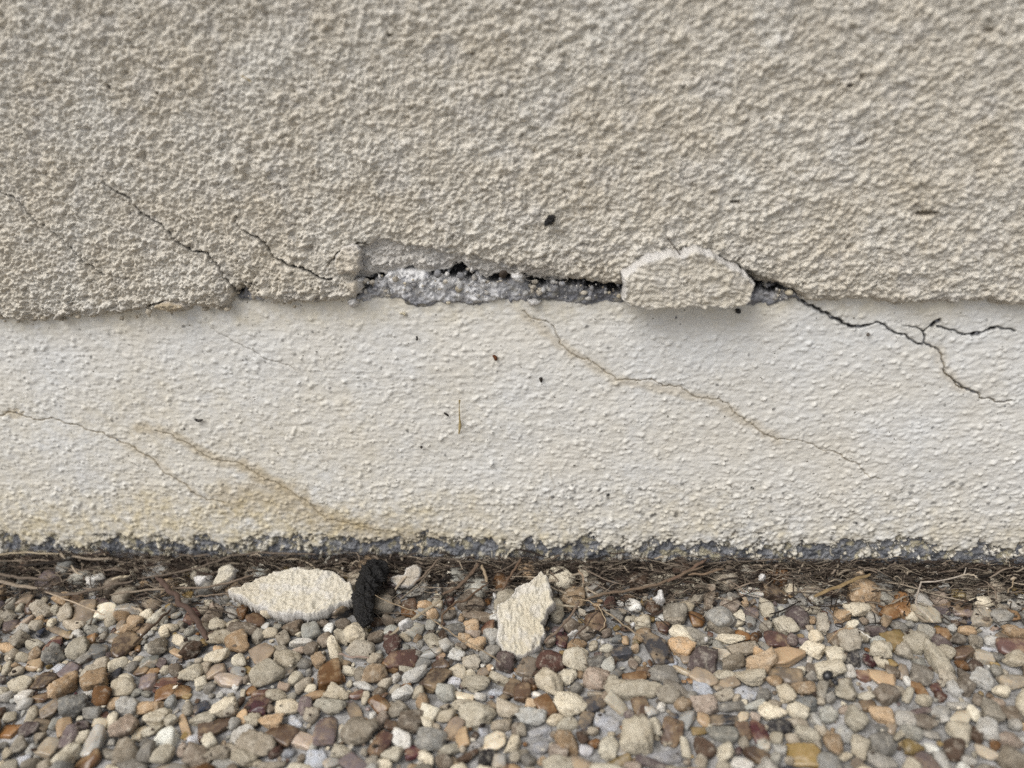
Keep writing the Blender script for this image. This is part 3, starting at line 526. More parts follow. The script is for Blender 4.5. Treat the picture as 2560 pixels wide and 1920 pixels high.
ST = [
 (L5, [(-60, 25), (100, 48), (330, 85), (660, 108)], 30, GB, .006, 'grey-brown grass stem lying at the left edge by the wall'),
 (L5, [(0, 115), (200, 165), (490, 212)], 42, (138, 126, 111), .0065, 'pale grey splinter of stem at the left edge'),
 (L5, [(580, 252), (800, 290), (1050, 262), (1350, 190), (1700, 112)], 40, GB, .006, 'thick curved grey-brown stem at the left of the path'),
 (L5, [(600, 262), (850, 352), (1160, 480), (1340, 545)], 16, (168, 152, 132), .008, 'thin pale straw crossing a brown plate-like pebble'),
 (L5, [(1400, 300), (1700, 252), (2100, 225)], 26, (138, 126, 111), .007, 'straight pale stem above a bluish white pebble'),
 (L0, [(1200, 412), (1450, 372), (1700, 320), (1950, 232), (2212, 180), (2500, 150), (2760, 145)], 18, GB, .0065, 'long stem running behind the pointed flake'),
 (L0, [(1450, 492), (1800, 480), (2000, 440), (2212, 370)], 18, PB, .006, 'long curved stem touching the left tip of the pointed flake'),
 (L6, [(300, 322), (480, 298), (760, 285)], 18, PB, .006, 'short straight stem under the left tip of the pointed flake'),
 (L0, [(-40, 208), (200, 182), (520, 195)], 11, PALE, .008, 'thin pale arching blade against the wall foot, far left'),
 (L0, [(640, 215), (820, 238), (1040, 238)], 18, (138, 126, 111), .006, 'short pale chip of stem by the wall at left'),
 (L0, [(975, 410), (1060, 395), (1120, 388)], 20, (186, 174, 152), .0065, 'short thick light straw at left centre of the debris'),
 (L5, [(1700, 920), (1990, 640), (2170, 470)], 28, (78, 64, 52), .008, 'dark twig slanting up among the left pebbles'),
 (L4, [(380, 905), (620, 730), (830, 600), (1010, 470)], 46, (158, 146, 126), .0065, 'flat pale broad blade slanting below the thin flake'),
 (L4, [(680, 270), (820, 140), (950, 0), (1010, -70)], 24, PB, .008, 'straight straw rising from the thin flake to the wall'),
 (L4, [(1050, 392), (1200, 320), (1330, 210), (1420, 100), (1500, 0)], 46, (104, 88, 74), .0065, 'broad brown curved blade in the middle of the debris'),
 (L4, [(1020, 800), (1060, 640), (1180, 520), (1350, 450), (1500, 330), (1600, 260)], 26, (98, 80, 64), .007, 'bent brown stem left of the tall flake'),
 (L4, [(200, 400), (500, 540), (800, 640), (1000, 770), (1200, 905), (1560, 1110), (1780, 1250)], 15, (142, 126, 104), .009, 'long thin straw crossing the pebbles right of the char'),
 (L4, [(1540, 20), (1570, 120), (1600, 240)], 34, (150, 134, 112), .007, 'short pale upright blade left of the tall flake'),
 (L4, [(1800, 330), (1880, 180), (1960, 60), (2030, -60)], 30, (112, 92, 76), .007, 'forked brown stem behind the tall flake'),
 (L3, [(830, 362), (1100, 280), (1400, 232), (1750, 160), (2000, 50), (2300, -60)], 32, (112, 96, 80), .0085, 'long brown stem sweeping to the three-cornered crumb'),
 (L3, [(310, 905), (480, 740), (640, 560), (740, 390)], 30, (122, 106, 92), .009, 'stout stem slanting up from the tall flake'),
 (L3, [(660, 900), (850, 650), (1010, 480), (1180, 380)], 19, (84, 70, 60), .009, 'dark thin stem crossing the big yellow-cream pebble'),
 (L3, [(1030, 470), (1200, 600), (1350, 710), (1550, 860)], 20, (138, 124, 104), .009, 'thin stem ending on the big dark flint'),
 (L3, [(700, 360), (850, 372), (970, 440), (1050, 560), (1062, 680), (1000, 760)], 12, (164, 146, 120), .0095, 'curved pale tendril in the middle of the debris'),
 (L3, [(360, 440), (500, 425), (720, 450)], 28, (150, 140, 122), .006, 'flat translucent blade just right of the tall flake'),
 (L3, [(730, -20), (790, 70), (800, 150)], 18, (150, 130, 110), .007, 'short curled pale blade at the wall foot, right of the tall flake'),
 (L3, [(380, 0), (430, 60), (490, 130)], 18, (110, 96, 82), .007, 'short dark straw at the upper right of the tall flake'),
 (L1, [(1780, 425), (2000, 325), (2270, 215), (2480, 140)], 44, (138, 118, 86), .0085, 'flat ochre blade lying on the pebbles at right'),
 (L1, [(700, 220), (800, 272), (920, 372)], 14, PB, .009, 'short thin straw on the white plate pebble at right'),
 (L1, [(-60, 235), (120, 140), (300, 30), (420, -40)], 40, (110, 90, 76), .0075, 'broad brown blade climbing to the wall, right of centre'),
 (L1, [(200, 150), (430, 125), (640, 68)], 28, (122, 104, 86), .007, 'short tan stem under the broad brown blade'),
 (L2, [(1360, 480), (1760, 285)], 0, PB, 0, ''),
 (L2, [(1700, 230), (1790, 300), (1835, 380), (1850, 460)], 13, PB, .008, 'thin bent straw hanging over the right pebbles'),
 (L2, [(1990, 380), (2040, 270), (2080, 190)], 12, (150, 134, 112), .009, 'thin crossed straw at the far right'),
 (((1720, 1560), 5.027), [(1740, 300), (1850, 180), (1940, 120), (2000, 78)], 13, (164, 140, 112), .0095, 'fine tan straw over the speckled grey pebble at right'),
 (((2120, 1560), 5.027), [(120, 150), (190, 190), (250, 225), (305, 245)], 12, (222, 218, 208), .0095, 'fine white curved bristle among the right pebbles'),
 (((860, 1560), 5.027), [(-60, 440), (100, 475), (330, 490)], 24, (150, 132, 120), .006, 'pinkish stem above a tan rough pebble'),
]
for i, (lo_, pts, wpx, col, z, lab) in enumerate(ST):
    if wpx: stalk('grass_stem', lab, 'stem', lo_[0], lo_[1], pts, wpx, col, z, z*.8, .45 if wpx > 38 else .8, seed=600+i*7)['group'] = 'dry stems in the debris at the wall foot'
tw = stalk('reddish_twig', 'dark reddish twig lying on pebbles left of the pointed flake', 'twig', (0, 1340), 3.456, [(1360, 395), (1430, 450), (1500, 540), (1600, 640), (1680, 720), (1750, 840), (1800, 945)], 40, (84, 68, 60), .009, .008, .7, seed=900, sag=.002)
tw = stalk('bent_twig', 'pale bent forked twig hooked round a cream pebble at right', 'twig', (2120, 1420), 5.027, [(960, 650), (880, 590), (838, 510), (850, 430), (900, 242), (1080, 242), (1240, 205), (1440, 140), (1470, 60)], 16, (168, 158, 146), .0085, .009, .9, False, seed=910)
fk = stalk('fork', 'x', 'x', (2120, 1420), 5.027, [(1400, 150), (1520, 145), (1620, 190)], 15, (170, 158, 140), .0089, .009, .9, seed=912); del fk['label'], fk['category']
fk.location = fk.location - tw.location; fk.parent = tw
# spider silk / fine hairs along the broken joint
hr = tube(smooth_path([wal(1400+a/3.456, 540+b/3.456, -y) for a, b, y in ((905, 155, .012), (955, 225, .011), (1040, 335, .0075))]), np.linspace(.00012, .00022, 17), 5)
ob = link('hair', mesh_np('hair', *hr, {'col': np.tile(lin(70, 56, 44), (len(hr[0]), 1))}), M_FIBRE, label='single dark hair sticking up above the wedged flake', category='hair')
g = np.random.default_rng(8); VV = []; FF = []; n0 = 0
for k in range(46):
    c = np.array([g.uniform(1300, 1410), g.uniform(655, 700)]); P = []
    a0 = g.uniform(0, 6.28); L = g.uniform(15, 45)
    for t in np.linspace(0, 1, 7): P.append(wal(c[0]+math.cos(a0+t*2.2)*L*t, c[1]+math.sin(a0+t*2.2)*L*t*.5, -.004-.002*g.random()))
    v, f = tube(smooth_path(P, 4), .00006, 4); VV.append(v); FF.append(f+n0); n0 += len(v)
link('web', mesh_np('web', np.concatenate(VV), np.concatenate(FF), {'col': np.tile(lin(170, 164, 156), (n0, 1))}), M_FIBRE, label='tangle of fine grey web threads stuck in the joint, left of the wedged flake', category='web')

def lump(name, label, cat, path, rads, mat, amp=.25, seed=0, sides=40, m=14, fine=.0012, flat=.8):
    P = smooth_path(path, m); k = len(P); t = np.linspace(0, 1, k); R = np.interp(t, np.linspace(0, 1, len(rads)), rads)
    R = R*np.sqrt(np.clip(np.minimum(t, 1-t)*9, .02, 1))
    V, F = tube(P, R, sides, flat, nrm=(0, -.6, .8)); C = np.repeat(P, sides, 0); D = V-C; r = np.linalg.norm(D, axis=1)[:, None]+1e-9
    N = D/r; n1 = perlin(V[:, 0]/fine/3+V[:, 2]/fine/3, V[:, 1]/fine/3-V[:, 2]/fine/3, seed)+.6*perlin(V[:, 0]/fine+V[:, 2]/fine, V[:, 1]/fine, seed+1)+.4*perlin(V[:, 0]/fine*2.2, V[:, 1]/fine*2.2+V[:, 2]/fine*2.2, seed+2)
    V = C + D*(1+amp*n1[:, None]); a = len(V); V = np.vstack([V, P[0], P[-1]])
    i = np.arange(sides); j = (i+1) % sides; F = np.vstack([F, np.stack([j, i, i*0+a, i*0+a], 1)[:, :4], np.stack([i+(k-1)*sides, j+(k-1)*sides, i*0+a+1, i*0+a+1], 1)])
    me = bpy.data.meshes.new(name); me.from_pydata([tuple(x) for x in V], [], [tuple(dict.fromkeys(int(y) for y in f)) for f in F]); me.polygons.foreach_set('use_smooth', np.ones(len(me.polygons), bool))
    ob = link(name, me, mat, label=label, category=cat); b = V[V[:, 2] < V[:, 2].min()+.003].mean(0); recenter(ob, b); return ob
mb = NT('char', .45, .35); mb.base(mb.mix(mb.ramp(mb.noise(1.1, 3, .6), .67, .74), lin(13, 11, 10), lin(88, 78, 66))); mb.bump(mb.noise(.8, 5, .7), .9, .0006); M_CHAR = mb.m
lump('char_piece', 'crusty black charred stick between the pointed flake and thin flake', 'char', [gnd(x, y, z) for x, y, z in ((948, 1402, .011), (940, 1425, .010), (921, 1460, .0095), (910, 1500, .0085), (912, 1540, .0075), (909, 1570, .006))], [.0036, .0043, .0038, .0033, .0029, .0020], M_CHAR, .42, 31, 90, 30, .0007, .8)
bk = lump('black_speck', 'double black glossy grub-like speck on the rough plaster above the joint', 'speck', [wal(x, y, -.0062) for x, y in ((1378, 536), (1377, 548), (1370, 556), (1372, 563))], [.0012, .0013, .0011], M_CHAR, .2, 32, 16, 6)
mi = mat_simple('dark_bits', (24, 22, 20), (52, 44, 36), .8, .5, .4, .3)
def wbit(lab, pts, rs, mat=mi, name='dark_bit', cat='speck', y=-.0011):
    rs = [x*.78 for x in rs]
    return lump(name, lab, cat, [wal(a, b, y) for a, b in pts], rs, mat, .25, int(pts[0][0]) % 97, 10, 5)
wbit('small black crescent-shaped bit on the plinth, left part', [(486, 1047), (496, 1052), (507, 1049)], [.0006, .0008, .0005])
wbit('brown curled husk on the plinth below the joint', [(1231, 888), (1238, 894), (1241, 902)], [.0005, .0009, .0006], mat_simple('husk', (70, 42, 28), (104, 66, 42), 1), 'husk', 'husk')
wbit('small black seed on the plinth, right of the thin straw', [(1352, 943), (1353, 950), (1354, 957)], [.0009, .0007, .0003])
wbit('dark ragged bit on the plinth, left of the thin straw', [(1109, 1032), (1116, 1036), (1122, 1041)], [.0004, .0007, .0003])
wbit('tiny dark loop on the plinth near its top', [(1041, 840), (1043, 846), (1041, 851)], [.0003, .0004, .0005])
wbit('round black speck low on the plinth under the thin straw', [(1051, 1116), (1056, 1120)], [.0006, .0006])
wbit('black crumb under the lower right edge of the wedged flake', [(1838, 776), (1846, 778), (1850, 783)], [.0009, .001, .0006])
wbit('flat grey speck below the long crack at right', [(2166, 836), (2174, 837)], [.0008, .0008], mat_simple('grey_speck', (88, 82, 76), (110, 104, 96), 1))
mst = mat_simple('straw', (150, 134, 98), (176, 158, 116), 2)
t_ = tube(smooth_path([wal(x, y, -.0014) for x, y in ((1149, 1000), (1148, 1020), (1149, 1045), (1150, 1065), (1147, 1085))]), np.interp(np.linspace(0, 1, 33), [0, .15, .5, .75, 1], [.0004, .00012, .00025, .00055, .0002]), 8, .6, (0, -1, 0))
link('straw', mesh_np('straw', *t_), mst, label='thin upright yellowish straw stuck on the middle of the plinth', category='straw')
t_ = tube(smooth_path([wal(x, y, -.007) for x, y in ((603, 189), (618, 198), (628, 205))]), [.0002]*17, 6)
link('straw', mesh_np('straw', *t_), mst, label='tiny straw fragment on the rough plaster, upper left', category='straw')
# snail shell in the joint
pts = []; rr = []
for t in np.linspace(0, 1, 60):
    a = t*5.2*math.pi; R = .001*(1-t)**.8; pts.append(wal(1258, 686, -.0035)+np.array([math.cos(a)*R, -.0012*t, math.sin(a)*R])); rr.append(.00014+.00048*(1-t))
t_ = tube(pts, rr, 10, 1., (0, 1, 0)); link('snail_shell', mesh_np('snail_shell', *t_), mat_simple('snail_shell', (38, 31, 27), (70, 60, 50), .5, .5), label='tiny dark coiled snail shell in the black gap of the joint', category='snail shell')
# beetle-like black seed on the pebbles
b_ = lump('black_seed', 'shiny black split seed on the pebbles, lower right', 'seed', [gnd(2064, 1685, .009), gnd(2070, 1690, .0092), gnd(2078, 1697, .009)], [.0015, .0019, .0013], mat_simple('black_seed', (22, 22, 24), (40, 40, 44), 2, .3, .5, .1), .06, 44, 20, 8)
h2 = lump('hooked_tail', '', '', [gnd(2078, 1698, .0085), gnd(2086, 1702, .008), gnd(2092, 1710, .0075), (gnd(2086, 1706, .007))], [.0007, .0008, .0004], b_.data.materials[0], .2, 45, 10, 6); del h2['label'], h2['category']; h2.location = h2.location-b_.location; h2.parent = b_

# ------------------------------------------------------------------ pebbles
bm = bmesh.new(); bmesh.ops.create_icosphere(bm, subdivisions=4, radius=1); ICO3 = (np.array([v.co[:] for v in bm.verts]), np.array([[v.index for v in f.verts] for f in bm.faces])); bm.free()
bm = bmesh.new(); bmesh.ops.create_icosphere(bm, subdivisions=3, radius=1); ICO2 = (np.array([v.co[:] for v in bm.verts]), np.array([[v.index for v in f.verts] for f in bm.faces])); bm.free()
PAL = dict(c=(224, 212, 186), w=(230, 227, 219), p=(184, 172, 152), t=(198, 166, 128), o=(134, 92, 52), b=(98, 76, 60), x=(102, 70, 60), r=(88, 44, 50), g=(150, 146, 138), v=(186, 183, 175),
           d=(64, 63, 67), n=(58, 64, 80), k=(182, 162, 144), y=(146, 122, 72), m=(122, 106, 104), e=(178, 175, 163), h=(140, 125, 108), s=(206, 209, 217))
def shape(kind, L, W, T, seed, big):
    g = np.random.default_rng(seed); D, F = ICO3 if big else ICO2
    nf, pw = {'r': (11, 9), 'l': (9, 12), 'a': (8, 26), 'f': (9, 9)}[kind]
    n = g.normal(size=(nf, 3)); n /= np.linalg.norm(n, axis=1)[:, None]; d = g.uniform(.62, 1., nf)
    if kind == 'a': n[:3, 2] = np.abs(n[:3, 2])+1.2; n[:3] /= np.linalg.norm(n[:3], axis=1)[:, None]; d[:3] = g.uniform(.55, .8, 3)
    n = np.vstack([n, np.eye(3), -np.eye(3)]); d = np.concatenate([d, np.ones(6)*.95])
    r = (np.maximum(0, D@n.T/d)**pw).sum(1)**(-1/pw); V = D*r[:, None]
    V /= np.abs(V).max(0)
    am = {'r': .05, 'l': .1, 'a': .03, 'f': .08}[kind]
    fq = lambda s_, q: perlin(V[:, 0]*q+V[:, 2]*q*.7, V[:, 1]*q-V[:, 2]*q*.6, s_)
    nz = fq(seed % 991, 2.2) + (.6*fq(seed % 787+3, 5) + (.5*fq(seed % 577+5, 11) if kind == 'l' else 0))
    V = V*(1+am*nz[:, None]*1.4)
    return V*np.array([L/2, W/2, T/2]), F
TILES = {
(0,1560):"""270 50 200 110 15 w l|150 90 60 110 60 o a|60 240 200 150 -20 t l|250 170 260 130 35 p l|440 225 190 160 35 c l|650 240 250 200 20 r a|960 295 300 190 15 c l|1225 290 230 160 10 g a|660 370 300 170 25 g l|140 350 250 110 35 p r|260 370 150 170 45 c l|410 350 220 90 30 t l|415 475 210 110 15 t a|60 520 170 120 70 c r|970 90 170 110 35 w l|1150 40 200 110 -5 e r|1130 140 220 110 20 o a|1265 130 150 110 55 p l|1400 130 160 130 -20 g a|1540 230 420 190 38 b a|1565 30 330 110 8 t l|1770 120 110 80 0 w r|1990 250 280 190 20 p l|1730 395 180 60 25 c r|1875 430 250 140 15 e a|1460 470 290 120 30 c r|1430 590 180 170 20 d a|1260 480 260 140 25 p r|1150 560 330 150 22 p l|1165 700 360 200 15 t l|790 770 400 170 30 t l|840 550 280 190 55 m a|940 520 230 60 62 b a|1105 835 240 80 8 w r|200 720 260 210 40 c r|560 680 320 180 45 b a|1550 790 320 200 15 c r|1580 660 210 130 10 c l|1840 700 220 160 10 m a|2070 690 300 130 12 x a|2080 820 300 150 15 o a|270 870 200 130 0 w l|60 880 150 140 0 w r|510 860 250 140 0 b a|1630 510 150 130 0 g l|740 500 210 90 30 s f""",
(430,1560):"""210 45 150 100 0 e r|65 165 150 150 40 c r|260 145 230 100 -5 e r|170 245 140 90 0 p l|230 310 230 180 50 b l|60 310 160 120 -20 t a|645 130 310 170 -5 c l|890 60 320 150 -5 h l|820 235 310 200 20 t r|570 255 150 80 0 t a|550 370 270 180 -10 c r|1110 330 310 240 40 h a|1230 85 165 110 0 c r|1385 145 180 170 25 p r|1600 190 290 120 -3 w r|1750 80 250 160 20 e r|1920 175 190 170 0 h r|1580 300 140 100 0 k r|1730 305 170 150 0 h r|1840 350 150 70 50 p l|2045 310 290 170 -70 c l|2150 120 200 170 -60 c l|820 430 180 150 20 c l|950 520 150 100 -45 y a|820 560 190 140 10 g a|530 550 260 140 25 k a|680 680 310 200 -15 k a|240 590 230 220 0 c l|400 500 180 120 60 p l|1190 610 440 260 38 c r|1470 430 330 210 -5 c l|1460 540 180 150 0 g a|1535 630 210 120 30 c r|1860 450 190 160 30 t l|1955 610 330 270 15 o a|1400 745 160 90 -10 k l|1620 720 270 110 35 p l|1740 760 160 120 50 c r|2080 830 260 190 -10 c l|1790 850 260 100 15 t a|1490 850 120 80 0 e r|1290 850 280 130 10 c r|1130 810 320 90 8 x a|450 760 170 110 40 g r|90 790 260 140 15 o a|60 650 140 120 -10 x a|870 820 110 70 70 c l""",
(860,1560):"""110 110 300 240 -10 c l|190 310 380 230 10 p r|410 110 200 150 0 h r|580 80 170 140 50 e r|600 200 230 200 30 x l|765 120 170 90 -30 c r|770 240 100 90 90 e r|950 210 110 90 90 g r|1100 165 230 150 -45 c r|1080 320 280 110 5 g a|710 400 420 220 12 x a|580 480 190 140 -30 o a|990 440 200 110 15 g r|1210 460 220 130 10 b a|380 420 220 150 20 p l|390 600 310 220 10 t l|190 600 190 150 55 p r|60 540 180 90 0 c l|260 740 230 150 -30 w r|510 690 160 110 45 p l|640 630 130 90 40 w l|790 525 240 80 10 c r|890 620 330 160 20 w r|1160 660 330 260 60 b a|1530 140 200 90 -5 t r|1670 230 230 140 20 t l|1600 50 210 120 -20 k l|1400 50 200 130 0 g r|1860 120 230 200 -50 w r|1760 370 160 150 0 g r|1870 310 190 160 0 g r|1430 370 200 140 -20 w l|1440 540 200 170 -30 c r|1610 440 220 170 0 p l|1440 290 110 80 0 c r|1660 710 310 180 0 c l|1970 650 270 110 -20 c l|1730 560 150 130 40 h a|2010 470 220 190 0 m l|1260 820 230 200 0 e r|1490 860 250 150 -10 c a|750 830 270 170 10 w l|930 820 150 150 0 c l|640 760 190 90 55 p r|770 720 130 80 0 o a|430 810 170 120 0 h r|2120 740 230 180 70 b a|1910 790 200 110 0 s f|1400 650 180 120 0 s f|1720 870 170 80 0 w r|150 850 200 90 20 x a|420 870 250 80 0 b a""",
(1290,1560):"""395 460 310 260 35 x l|150 490 250 200 60 h a|570 140 220 150 80 r a|430 180 150 140 0 h l|870 100 190 170 -45 h r|770 215 240 140 -10 t r|720 420 370 250 -42 c r|830 310 190 110 -20 c r|970 240 140 110 90 c r|1140 260 180 100 20 c r|1160 365 120 110 0 p r|980 470 220 180 -30 g l|1170 500 180 150 20 e r|1340 320 250 220 -10 d a|1270 560 200 100 50 g a|1760 250 480 250 -65 d a|1590 100 180 150 50 t l|1460 450 160 100 -50 k r|1490 610 290 120 -5 o a|1620 540 200 130 -20 b a|1880 600 400 210 -5 g r|985 650 340 230 -5 k l|420 740 330 270 -20 c l|630 640 240 170 -10 c l|170 660 160 130 -20 b l|80 820 200 200 0 b a|1520 780 690 210 3 c l|1020 810 220 100 0 g a|2020 790 330 170 -15 g r|1940 860 350 180 -10 p l|2060 280 300 200 -30 t l|2100 110 340 180 -30 c r|2160 390 170 140 0 h a|2100 520 260 70 -22 c a|1930 400 200 160 0 s f|1240 140 160 90 0 g r|1370 150 110 100 90 t a|250 830 120 80 -30 w a""",
(1720,1560):"""90 120 300 220 -50 p l|430 20 350 120 -5 p r|520 130 390 130 -18 c l|390 225 160 100 -15 e r|700 270 330 170 15 p l|430 340 260 130 -15 p a|700 100 170 150 0 o a|850 120 130 120 0 o r|970 220 220 70 -40 e a|1120 160 290 200 -5 x a|1310 160 150 160 0 m l|1450 170 150 100 -10 m l|1610 120 200 170 -40 c r|1830 160 190 160 0 h r|1900 80 160 100 -20 x a|1250 370 440 220 -2 t a|1560 290 270 150 -30 c l|1540 370 150 70 85 w a|2040 220 260 250 0 p l|1850 370 280 210 -20 c l|940 470 330 230 25 t l|570 450 290 160 20 p l|460 590 280 150 5 c l|190 430 330 280 -15 m l|200 640 330 180 -35 h a|500 690 270 130 15 h a|800 640 400 160 -8 c l|1230 610 420 200 -10 h a|1080 690 190 120 -25 t r|1560 510 190 120 0 h r|1430 530 130 100 0 c r|1790 550 330 160 0 c l|2080 420 200 170 -10 d l|2020 560 150 150 0 w r|1560 600 170 110 -10 g l|1440 760 300 160 -5 t l|1690 770 240 170 70 p r|1250 850 200 170 0 c l|1970 690 150 100 -10 k r|1990 820 270 240 -10 c l|1800 870 140 140 0 g r|200 770 350 170 -25 s f|730 800 330 180 -5 s f|960 850 180 150 30 g r|470 850 220 130 10 p l|50 850 140 150 0 g r|20 270 110 110 0 t r""",
(2120,1560):"""370 60 260 160 5 m r|200 140 160 110 -20 c l|390 190 200 110 -5 e r|590 180 250 230 -50 y a|840 170 360 230 -30 c l|730 320 240 190 -10 p l|430 300 280 150 -20 c l|960 60 270 130 -25 e r|1200 80 170 160 0 o a|1500 40 220 110 -10 t r|1410 150 240 160 -30 h r|1610 165 180 145 0 p l|1170 200 300 130 -25 m r|1120 400 480 200 -48 c l|905 440 150 130 0 e r|1250 340 220 150 -45 c l|1450 320 260 190 0 b a|1440 470 230 120 -8 o r|1690 350 260 170 -5 p a|1780 260 190 70 0 s f|1810 160 190 120 0 w l|1950 100 200 120 0 h a|2120 100 200 200 -50 t l|2090 440 290 170 -5 c r|1880 360 150 140 0 g r|1860 440 120 80 0 y a|1680 640 310 210 -20 w l|1880 550 180 150 0 p r|2110 670 260 260 -50 p a|1320 760 210 170 -10 w l|950 600 300 220 -15 g l|1260 620 230 150 0 p l|460 640 330 220 -5 t a|570 560 170 160 0 h r|720 550 160 150 90 h a|200 600 230 150 0 x a|420 440 210 90 -30 c l|620 790 190 120 0 p l|760 840 190 130 80 c l|920 770 330 100 -50 o a|1120 760 120 120 0 r a|1190 860 190 120 -20 x r|1930 810 240 130 -30 c r|240 870 240 100 -5 c l|1500 720 250 230 90 h l""",
(0,1740):"""110 230 190 120 20 c r|100 380 230 180 0 o a|370 190 300 110 52 c r|620 120 300 140 25 h a|910 110 380 210 15 g l|500 300 180 160 0 h a|660 310 170 80 55 e r|790 340 230 190 25 t a|330 390 230 170 0 m l|480 450 200 90 40 p r|1010 340 190 130 20 m l|860 520 360 160 50 m l|1170 200 230 160 35 g r|1290 200 150 90 30 x a|1420 60 220 140 -5 t l|1590 110 270 210 10 w l|1860 120 260 220 -10 t l|1960 220 280 190 10 c l|1395 250 200 130 75 c r|1230 300 180 140 0 c a|1560 380 320 220 60 k l|1170 560 470 190 50 v a|990 510 200 170 60 c r|1740 410 220 120 55 c a|1900 390 320 110 40 c r|2080 500 290 250 0 w r|2130 270 180 190 40 c r|1820 550 170 140 0 g l|1600 650 290 250 10 p r|1830 710 230 230 10 g r|2050 740 250 210 10 c r|600 600 310 180 50 p a|370 640 200 110 45 w r|240 580 230 170 20 p r|830 740 360 180 45 c l|1350 680 200 150 -30 p l|560 840 240 170 45 p r|380 820 330 120 35 p r|80 850 250 150 20 c r|1650 830 330 170 -10 g l|1390 860 190 100 0 c l|40 560 100 80 0 g r|250 760 260 120 20 s f|2120 50 170 110 20 v l""",
(430,1740):"""620 100 410 170 18 c l|350 100 220 170 30 n a|1040 80 300 230 -10 r a|865 210 190 130 70 t a|1235 115 140 120 60 h r|1460 95 300 190 10 c l|180 130 170 130 30 p l|390 240 310 140 0 c l|140 330 290 110 -80 t a|530 350 430 230 20 b a|700 170 240 120 25 p r|100 640 170 170 30 k r|250 480 180 180 0 s f|310 740 330 290 45 h l|590 690 250 230 -10 p l|650 840 350 170 5 v r|740 640 180 130 -40 p l|880 460 320 180 40 w l|1060 580 380 300 -20 p l|920 740 260 240 -20 c l|1240 290 290 180 -10 t l|1370 440 320 260 -30 b a|1530 270 200 160 -40 s f|1650 500 270 230 -20 k a|1920 370 440 260 85 m a|1980 90 330 200 -15 c l|1740 220 180 160 0 p l|1800 740 260 240 0 s f|2110 640 250 140 0 c l|1590 850 260 150 -20 c l|1220 830 380 130 15 p l|1620 730 140 110 90 h r|2110 410 280 80 80 e a|1440 650 180 110 0 s f""",
(860,1740):"""130 160 300 160 -75 h a|450 70 220 200 -50 o a|350 190 110 90 80 w r|470 260 290 150 70 k l|590 60 110 100 90 p r|700 120 250 180 45 p l|200 440 340 320 -20 p l|600 320 190 120 0 b a|460 570 300 240 55 x a|740 490 290 230 -30 w l|600 700 260 200 0 c r|860 650 200 150 15 r a|850 240 330 250 60 h l|1090 180 250 200 0 c l|1270 230 240 130 0 c l|1040 290 200 160 -60 c l|1120 530 370 250 5 g l|1490 60 310 150 8 c l|1690 190 420 270 12 c l|2050 130 290 210 -10 p r|1990 320 270 150 10 p r|1360 380 330 190 65 k a|1480 470 240 160 -80 t a|1750 370 200 140 90 s f|1650 540 150 130 0 s f|1890 530 260 240 5 c a|2110 570 260 150 55 c l|1780 750 280 200 25 d r|1540 730 300 140 25 b l|1310 640 260 160 35 c l|1020 735 270 170 -55 c r|1230 800 220 200 -50 h r|1380 790 240 110 -65 h a|910 860 230 110 0 t r|480 850 210 170 40 c l|340 770 160 150 -20 p l|120 810 320 250 -50 m a|1940 770 180 170 90 v a|2150 720 150 150 50 p l|2150 380 160 130 90 h r|2150 850 150 120 0 t a""",
(1290,1740):"""370 90 240 200 -60 o a|700 60 380 270 0 c l|170 215 360 200 5 v l|990 50 260 170 15 d a|470 255 220 150 40 c r|640 300 260 190 30 c r|860 290 290 170 70 d a|1310 80 390 140 -28 c a|1570 90 220 180 -70 b a|1700 130 170 150 -60 v a|1130 250 330 200 -25 s f|640 530 320 260 -10 t l|540 650 250 180 -20 k l|310 400 300 130 15 s f|300 580 250 170 0 s f|1170 590 280 220 80 c l|1560 510 420 360 -10 c l|1720 350 240 190 -75 c l|1960 400 320 260 80 b a|1870 690 450 200 8 s f|1260 780 370 120 18 y a|830 810 330 220 -25 h a|530 840 400 210 5 c l|60 690 170 150 50 p l|150 760 190 160 40 g l|200 880 190 100 0 p r|2140 600 260 120 -80 c r|2140 230 220 180 60 g a|1750 810 470 120 -12 m l|1450 850 240 140 -10 k l|980 520 140 110 -40 o f|960 400 150 110 10 p l|1190 430 110 80 0 c r|1340 620 170 130 90 g a|890 610 180 140 0 s f|60 370 170 130 90 p r""",
(1720,1740):"""210 100 320 200 0 k l|560 100 330 140 15 g r|870 60 270 120 25 e r|200 250 160 150 -10 t a|440 240 360 150 -8 d a|700 200 200 130 60 c a|1050 160 360 200 -20 c l|1370 150 280 160 -25 c l|1480 50 270 150 -5 g l|1100 30 180 100 0 p r|1620 250 330 110 -50 v r|1380 290 280 90 -8 p l|1510 430 280 180 -10 c l|1690 380 190 110 -60 p l|1780 190 210 170 0 e l|430 440 400 210 -10 e r|850 200 170 100 -30 k l|890 390 300 170 -60 r a|690 390 220 180 -70 b a|1190 360 300 160 5 d l|150 370 190 150 0 y a|240 630 310 230 -70 b r|490 660 250 240 90 c r|700 810 280 180 -25 w r|890 700 290 250 -60 b a|1090 750 170 150 90 e r|1460 690 410 270 -10 y a|1760 810 310 260 -10 v r|1830 570 280 250 -30 t l|2110 290 360 260 -30 c r|1970 440 270 180 -40 w r|1990 700 170 130 30 c r|1100 480 190 120 -20 c l|1330 500 170 130 0 p r|1640 570 150 110 90 p l|1180 620 170 150 0 v l|1250 860 270 90 0 n l|470 830 210 130 0 c l|2150 820 200 180 90 h a|2010 120 260 90 -5 k l|80 880 200 90 0 t r""",
